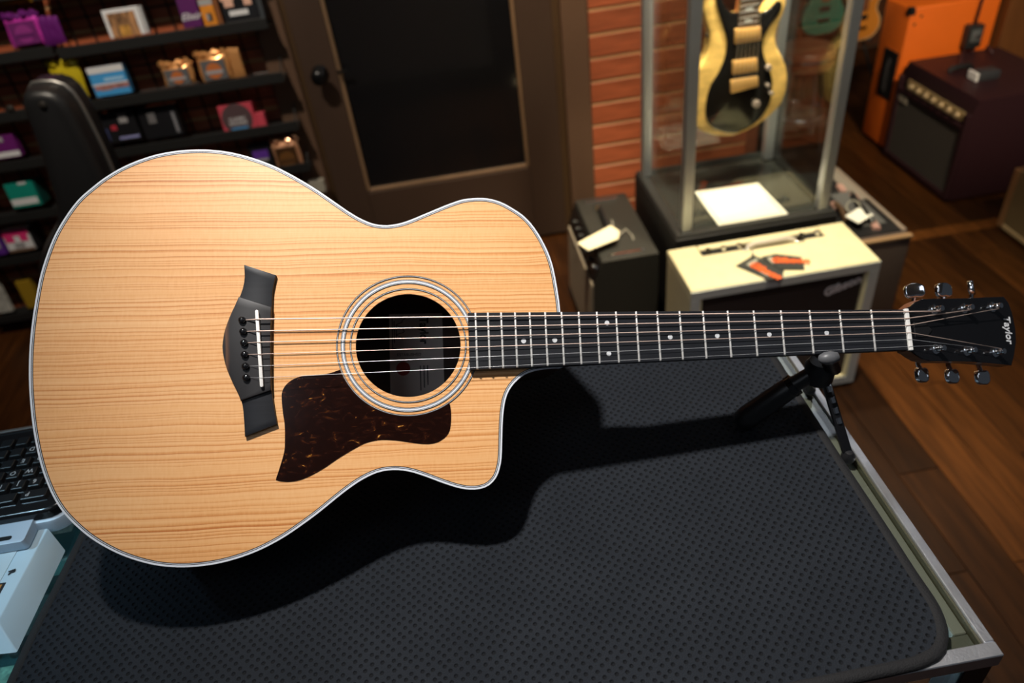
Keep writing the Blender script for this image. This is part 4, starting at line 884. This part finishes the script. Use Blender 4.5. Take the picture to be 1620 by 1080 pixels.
def floor_guitar(px, Y, lab, m, edge):
    c = on_y(*px, Y); t = thing('electric_guitar', lab, 'guitar', (c.x, Y, c.z - .2))
    P = smooth_loop([(c.x + a * .62, c.z + v * .62) for a, v in EO], 70)
    part('body', prism([(p.x, p.y) for p in reversed(P)], Y + .02, Y - .02, axis='y', bev=.006, seg=3), m, t, True)
    part('edge_binding', tube([(p.x, Y - .016, p.y) for p in P], .004, 6, closed=True), edge, t, 'all')
    part('neck', box(c.x - .02, c.x + .02, Y - .028, Y - .005, c.z + .02, c.z + .5, .004), SAPELE, t)
    part('pickup', box(c.x - .025, c.x + .025, Y - .028, Y - .02, c.z - .02, c.z + .0, .002), BLK, t)
    part('bridge', box(c.x - .03, c.x + .03, Y - .027, Y - .02, c.z - .07, c.z - .055, .002), CHROME, t)
    zf_ = c.z - .125
    part('stand', tube([(c.x - .05, Y - .05, zf_), (c.x - .05, Y + .04, zf_), (c.x, Y + .07, zf_ + .01), (c.x + .05, Y + .04, zf_), (c.x + .05, Y - .05, zf_)], .006, 8), BLK, t, 'all')
    part('stand_leg', tube([(c.x, Y + .07, zf_ + .01), (c.x, Y + .09, .006)], .008, 8), BLK, t, 'all')
    for s_ in (-1, 1): part('stand_leg', tube([(c.x + s_ * .05, Y + .04, zf_), (c.x + s_ * .12, Y - .04, .006)], .007, 8), BLK, t, 'all')
floor_guitar((1302, 8), 3.50, 'teal electric guitar on a stand in the far room behind the glass case', mat('teal_gloss', (.03, .20, .145), .3, coat=.5), mat('teal_edge', (.05, .26, .19), .4))
floor_guitar((1362, 22), 3.72, 'amber electric guitar on a stand behind the right post of the glass case', mat('amber_gloss', (.60, .22, .03), .3, coat=.5), mat('cream_edge', (.55, .38, .2), .4))

# ------------------------------------------------------------------ guitar case leaning left of the shelves
gc = thing('guitar_case', 'black hard guitar case with metal edge trim standing before the shelves', 'guitar case', (-1.15, 2.27, 0))
fy = 2.20
FL = [on_y(20, 164, fy), on_y(69, 338, fy)]; FR = [on_y(70, 171, fy), on_y(150, 350, fy)]
tpz = on_y(70, 132, fy + .05).z
xl, xr = FL[0].x, FR[0].x
oc_ = [(xl + .012, tpz - .04), (xl + .035, tpz - .005), ((xl + xr) / 2, tpz), (xr + .03, tpz - .008), (xr + .062, tpz - .055), (xr + .07, tpz - .2), (xr + .07, tpz - .45), (xr + .15, .45), (xr + .16, .15), (xr + .1, .02), (xl - .15, .02), (xl - .22, .15), (xl - .2, .45), (xl - .06, .62), (xl - .012, tpz - .2)]
oP = smooth_loop(oc_, 90)
CASEM = mat('black_case_shell', (.012, .012, .013), .38, bump=.3, bscale=350)
part('lid', prism([(p.x, p.y) for p in reversed(inset(oP, .004))], fy + .075, fy, axis='y', bev=.024, seg=4), CASEM, gc, True)
part('shell', prism([(p.x, p.y) for p in oP], fy + .0795, fy + .16, axis='y', bev=.02, seg=3), CASEM, gc, True)
part('edge_trim', tube([(p.x, fy + .077, p.y) for p in oP], .0048, 8, closed=True), mat('trim_metal', (.45, .44, .42), .38, .9), gc, 'all')
lq = on_y(122, 180, fy + .077)
part('latch', box(lq.x - .012, lq.x + .012, fy + .055, fy + .10, lq.z - .022, lq.z + .018, .004), mat('latch_brass', (.20, .16, .11), .35, .9), gc)
for pxy in ((17, 172), (68, 166)):
    q = on_y(*pxy, fy); part('stud', lathe([(.011, 0), (.010, .005), (.005, .008), (0, .0085)], (q.x, fy + .001, q.z), (0, -1, 0), 14), mat('dark_stud', (.05, .045, .04), .35, .6), gc, True)

# ------------------------------------------------------------------ accessory shelves with string packs
SY = 2.600
SHM = mat('black_shelf', (.014, .014, .014), .45); WIRE = mat('black_wire', (.008, .008, .008), .5)
gw = thing('grid_panel', 'black wire grid panel on the wall behind the string packs', 'grid panel', (-1.2, WY - .01, .02))
for i in range(24): part('wire', tube([(-2.05 + i * .0645, WY - .012, .02), (-2.05 + i * .0645, WY - .012, 1.5)], .0028, 5, cap=False), WIRE, gw)
for i in range(18): part('wire', tube([(-2.07, WY - .007, .05 + i * .085), (-.545, WY - .007, .05 + i * .085)], .0026, 5, cap=False), WIRE, gw)
def shelf(x0, x1, z, lab):
    t = thing('display_shelf', lab, 'shelf', ((x0 + x1) / 2, WY - .06, z - .03), 'accessory shelves')
    part('board', box(x0, x1, SY + .004, WY - .016, z - .022, z - .018, .001), SHM, t)
    part('lip', box(x0, x1, SY, SY + .004, z - .022, z + .012, .0012), SHM, t)
    for s_ in (x0 + .006, x1 - .008): part('bracket', tube([(s_, SY + .004, z - .018), (s_, WY - .02, z + .05)], .0025, 6), WIRE, t)
RX0, RX1, LX0, LX1 = -1.172, -.508, -1.86, -1.184
names = {1.19: 'top', 1.003: 'second', .830: 'third', .660: 'fourth', .505: 'fifth', .33: 'sixth', .085: 'lowest'}
for z in (1.355, 1.178, 1.003, .830, .660, .505, .33): shelf(RX0, RX1, z, 'black shelf of the right rack, %s from the top' % {1.355: 'first', 1.178: 'second', 1.003: 'third', .830: 'fourth', .660: 'fifth', .505: 'sixth', .33: 'seventh'}[z])
for z in (1.365, 1.19, 1.014, .835, .672, .485, .322, .082): shelf(LX0, LX1, z, 'black shelf of the left rack, %s from the top' % {1.365: 'first', 1.19: 'second', 1.014: 'third', .835: 'fourth', .672: 'fifth', .485: 'sixth', .322: 'seventh', .082: 'lowest'}[z])
PYF = 2.616                                  # front plane of the packs
def pack_frame(bl, br, tl, z=None):
    """origin at bottom-left front, x right, y up (leaning back), sizes"""
    o = on_y(*bl, PYF); r = on_y(*br, PYF)
    W = abs(r.x - o.x); h = on_y(*tl, PYF + .014).z - o.z
    return o, W, h
def pillow(W, h, d, seed, n=12, amp=.12):
    r = random.Random(seed); b = bmesh.new(); fr, bk = [], []
    ph = [r.uniform(0, 6) for _ in range(6)]
    for j in range(n + 1):
        fa, ba_ = [], []
        for i in range(n + 1):
            u, v = i / n, j / n
            e = (1 - abs(2 * u - 1) ** 5) * (1 - abs(2 * v - 1) ** 4)
            wr = 1 + amp * math.sin(9 * u + ph[0] + 3 * v) * math.sin(7 * v + ph[1]) + amp * r.uniform(-1, 1)
            t = d / 2 * max(.06, e * wr)
            x_ = W * u + .02 * W * math.sin(6 * v + ph[2]) * (abs(2 * u - 1) ** 3); z_ = h * v
            fa.append(b.verts.new((x_, -t, z_)))
            ba_.append(fa[-1] if i in (0, n) or j in (0, n) else b.verts.new((x_, t * .6, z_)))
        fr.append(fa); bk.append(ba_)
    for j in range(n):
        for i in range(n):
            b.faces.new((fr[j][i], fr[j][i + 1], fr[j + 1][i + 1], fr[j + 1][i]))
            q = (bk[j][i], bk[j + 1][i], bk[j + 1][i + 1], bk[j][i + 1])
            try: b.faces.new(q)
            except ValueError: pass
    return b
LEAN = Matrix.Rotation(math.radians(-7), 4, 'X')
def setup(bl, br, tl):
    o, W, h = pack_frame(bl, br, tl); h = h / math.cos(math.radians(7))
    return Matrix.Translation((o.x, PYF + .004, o.z)) @ LEAN, W, h, o
def foil(lab, bl, br, tl, m, crimp=None, face=None, d=.022, group=None, zfloor=None):
    Mx, W, h, o = setup(bl, br, tl)
    t = thing('string_pack', lab, 'string pack', (o.x, o.y, o.z), group)
    b0 = part('pouch', xf(pillow(W, h, d, hash(lab) % 999 if False else len(lab)), Mx), m, t, True)
    if crimp:
        P = [(W * k / 24, .004 * math.sin(k * 1.9) + .003 * math.sin(k * .7), h * .98 + .006 * math.sin(k * .9 + 1)) for k in range(25)]
        part('crimped_top', xf(tube(P, [.010 + .004 * math.sin(k * 1.3) for k in range(25)], 7), Mx), crimp, t, True)
    if face:
        fc = part('window', xf(box(W * .12, W * .88, -d * .62, -d * .58 + .001, h * .06, h * .80, 0), Mx), face[0], t)
        part('print', xf(lathe([(min(W, h) * .30, 0), (min(W, h) * .30, .0008)], (W * .5, -d * .62, h * .40), (0, -1, 0), 24), Mx), face[1], fc)
        part('print', xf(box(W * .22, W * .78, -d * .62 - .0018, -d * .62 - .0006, h * .28, h * .42), Mx), face[2], fc)
    return t
def carton(lab, bl, br, tl, m, bands=(), d=.03, side=0, words=None, group=None, stack=0, stackm=None):
    Mx, W, h, o = setup(bl, br, tl)
    t = thing('string_pack', lab, 'string pack', (o.x, o.y, o.z), group)
    c = part('carton', xf(box(0, W, 0, d, 0, h, .001, 1), Mx), m, t)
    for (u0, u1, v0, v1, bm_) in bands: part('print', xf(box(W * u0, W * u1, -.0008, .0002, h * v0, h * v1), Mx), bm_, c)
    if words:
        for (s_, u, v, sz_, wm, sh) in words:
            part('lettering', xf(text_bm(s_, sz_, sh, .0003, .0002), Mx @ Matrix.Translation((W * u, -.0012, h * v)) @ Matrix.Rotation(PI / 2, 4, 'X')), wm, c)
    for k in range(stack): part('card', xf(box(W + .002 + k * .007, W + .0075 + k * .007, .004, d + .02, 0, h * (.97 - .02 * k), .001, 1), Mx), stackm or m, t)
    return t
def C(name, col, rough=.4, metal=0, **k): return mat(name, col, rough, metal, **k)
PURF = C('magenta_foil', (.55, .04, .40), .28, .35); PUR2 = C('purple_foil', (.14, .015, .17), .3, .35)
WCARD = C('white_print', (.60, .60, .62), .5)
foil('magenta foil string pack on the left rack near the top', (22, 76), (76, 68), (9, 27), PURF, PUR2, (C('magenta_window', (.13, .02, .12), .15), C('magenta_print', (.22, .03, .18), .3), C('magenta_print2', (.10, .015, .10), .3)))
for k in range(3): foil('%s dark purple foil string pack in the row behind the magenta pack' % ('Nearest', 'Middle', 'Rightmost')[k], (72 + k * 9, 74 - k * 2), (88 + k * 9, 72 - k * 2), (60 + k * 9, 26), PUR2, None, None, .012, 'purple packs behind the magenta one')
foil('gold foil string pack cut off by the top edge of the photo', (3, 10), (54, 3), (-12, -38), C('gold_foil', (.50, .26, .02), .3, .7))
AUT = C('autumn_photo', (.28, .14, .06), .5, var=.8, vscale=26, stretch=(3, 1, 1))
carton('white-bordered string pack with an autumn woods picture', (175, 62), (232, 55), (160, 17), WCARD, ((.10, .86, .0, .86, AUT), (.34, .62, .02, .40, C('autumn_gold', (.60, .30, .06), .5, var=.5, vscale=40))), .006, stack=1)
carton('purple string box with white script lettering', (292, 46), (322, 43), (274, -8), C('deep_purple', (.085, .012, .095), .4), ((0, .04, 0, 1, C('purple_edge', (.05, .01, .06), .4)),), .03, words=(('Elixir', .5, .32, .030, WCARD, .35),))
carton('orange and silver string card beside the purple box', (325, 44), (346, 41), (312, 0), C('orange_card', (.62, .22, .02), .4, var=.15, vscale=60), ((0, 1, .78, 1, C('silver_card', (.42, .42, .42), .35, .3)), (.30, .72, .20, .48, INK), (.30, .52, .22, .46, WCARD)), .02, stack=2, stackm=C('brown_card', (.25, .09, .03), .5))
PK = C('peach_print', (.62, .36, .27), .5)
Pm = carton('black and peach string pack with white lettering block at the shelf end', (357, 38), (412, 31), (346, -14), C('black_foil', (.012, .012, .014), .25), ((.02, .40, .68, 1, PK), (.10, .36, .48, .68, PK), (.62, .95, .68, 1, PK), (.66, .88, .48, .68, PK), (.18, .72, .20, .36, WCARD)), .03, stack=2, stackm=C('clear_sleeve', (.10, .11, .12), .15, .4))
YF = C('yellow_foil', (.60, .46, .015), .3, .3)
foil('yellow foil string pack behind the guitar case top', (97, 160), (143, 154), (66, 104), YF, YF)
BLU = C('sky_blue_print', (.05, .28, .60), .45)
carton('blue and white string box with a sunset print', (153, 155), (209, 148), (140, 108), BLU, ((0, 1, .78, 1, WCARD), (.38, .92, .50, .60, C('pale_blue', (.30, .50, .70), .5)), (0, 1, .38, .43, WCARD), (.05, 1, .22, .38, C('sunset', (.30, .14, .14), .5, var=.4, vscale=40)), (.2, .5, .2, .3, C('sunset_gold', (.55, .25, .06), .5))), .03)
AMB = C('amber_foil', (.72, .34, .12), .25, .5); CLR = C('clear_window', (.10, .10, .105), .12); AMP = C('amber_print', (.42, .12, .03), .4); GRP = C('grey_print', (.28, .27, .28), .45)
foil('amber foil string pack with grey window, left of two', (264, 138), (311, 131), (256, 104), AMB, AMB, (CLR, AMP, GRP), .03)
foil('amber foil string pack with grey window, right of two', (322, 131), (370, 124), (313, 88), AMB, AMB, (CLR, AMP, GRP), .03)
for k in range(3): foil('%s of three thin amber foil packs stacked at the right amber pack' % ('Leftmost', 'Middle', 'Rightmost')[k], (371 + k * 5, 124 - k), (379 + k * 5, 122 - k), (360 + k * 5, 76), AMB, None, None, .010, 'amber pack edges')
BK = C('black_box', (.010, .010, .012), .3); NVY = C('navy_print', (.05, .06, .16), .4); REDP = C('red_print', (.40, .03, .05), .4)
carton('black pack with red spot and blue stripe on the fourth shelf', (166, 230), (226, 222), (150, 182), BK, ((.32, .46, .42, .58, REDP), (.58, .80, .62, .92, GRP), (.44, .96, .10, .18, C('lilac_print', (.25, .26, .50), .4)), (.08, .2, .1, .5, NVY)), .04)
carton('black pack with ruled white lines right of the red-spotted pack', (232, 222), (292, 214), (220, 172), BK, tuple((.22, .42, .50 + .07 * k, .53 + .07 * k, GRP) for k in range(5)) + ((.84, .92, .1, .75, C('painted_grey_glint', (.18, .18, .20), .3)),), .05)  # the last grey band is a glint painted onto the pack, no lettering
PINK = C('rose_red_box', (.50, .055, .085), .4, var=.06)
carton('rose red string box with dark round emblem', (355, 209), (408, 202), (345, 169), PINK, ((.24, .72, .02, .09, BLU),), .05, words=(('CLASSIC', .48, .42, .0155, WCARD, 0), ('NYLONS', .48, .25, .0155, WCARD, 0)))
pe = [o for o in bpy.data.objects if o.get('label') == 'rose red string box with dark round emblem'][0]
Mx, W_, h_2, o_ = setup((355, 209), (408, 202), (345, 169))
part('emblem', xf(lathe([(.052, 0), (.052, .0006)], (W_ * .48, 0, h_2 * .42), (0, -1, 0), 28), Mx), C('emblem_grey', (.075, .045, .05), .45), pe.children[0])
carton('spare rose red string box peeking out behind the emblem box', (409, 204), (423, 202), (400, 180), PINK, (), .03)
COP = C('copper_foil', (.72, .36, .20), .25, .5)
foil('copper foil string pack at the right end of the lower shelf', (441, 272), (482, 266), (420, 226), COP, COP, (C('brown_window', (.05, .022, .008), .3), C('brown_print', (.12, .05, .012), .4), C('brown_print2', (.07, .03, .01), .4)), .03)
carton('black string pack with purple round print beside the copper pack', (404, 276), (438, 272), (386, 232), BK, ((.15, .85, .50, .78, C('violet_print', (.10, .03, .28), .4)), (.2, .8, .40, .50, GRP)), .03)
carton('cream pack low on the shelf next to the door', (492, 308), (516, 304), (483, 288), C('cream_pack', (.30, .28, .23), .5), (), .03)
carton('purple and white string pack left of the guitar case', (-8, 254), (34, 248), (-24, 218), C('plum_card', (.12, .012, .13), .4), ((0, 1, .05, .28, WCARD), (.2, .6, .72, .95, GRP)), .03)
TEAL = C('teal_card', (.006, .22, .17), .4)
carton('teal and white string pack on the left rack', (22, 331), (66, 325), (4, 293), TEAL, ((.02, .95, .10, .36, WCARD), (.5, .8, .92, 1, WCARD)), .04, stack=1, stackm=C('teal_dark', (.003, .05, .045), .4))
HPK = C('hot_pink_print', (.62, .03, .16), .35)
carton('white string pack with hot pink points', (16, 401), (56, 395), (6, 366), WCARD, ((0, 1, .72, 1, HPK), (.05, .38, .45, .72, HPK), (.62, .92, .45, .72, HPK), (0, 1, 0, .12, C('brown_print3', (.15, .09, .06), .5)), (.3, .7, .15, .4, GRP)), .05, stack=2, stackm=BK)
carton('violet string pack at the photo edge beside the pink one', (-22, 408), (10, 402), (-30, 372), C('violet_card', (.09, .02, .22), .4), ((.6, .9, .3, .7, GRP),), .04)
carton('white pick bag with a blue header on the lowest left shelf', (-22, 500), (20, 494), (-40, 440), C('white_bag', (.40, .39, .36), .4, var=.3, vscale=60), ((0, 1, .78, 1, BLU),), .02)
carton('yellow pack on the lowest left shelf beside the guitar', (44, 489), (66, 486), (32, 446), C('mustard_card', (.28, .17, .01), .5), (), .03)
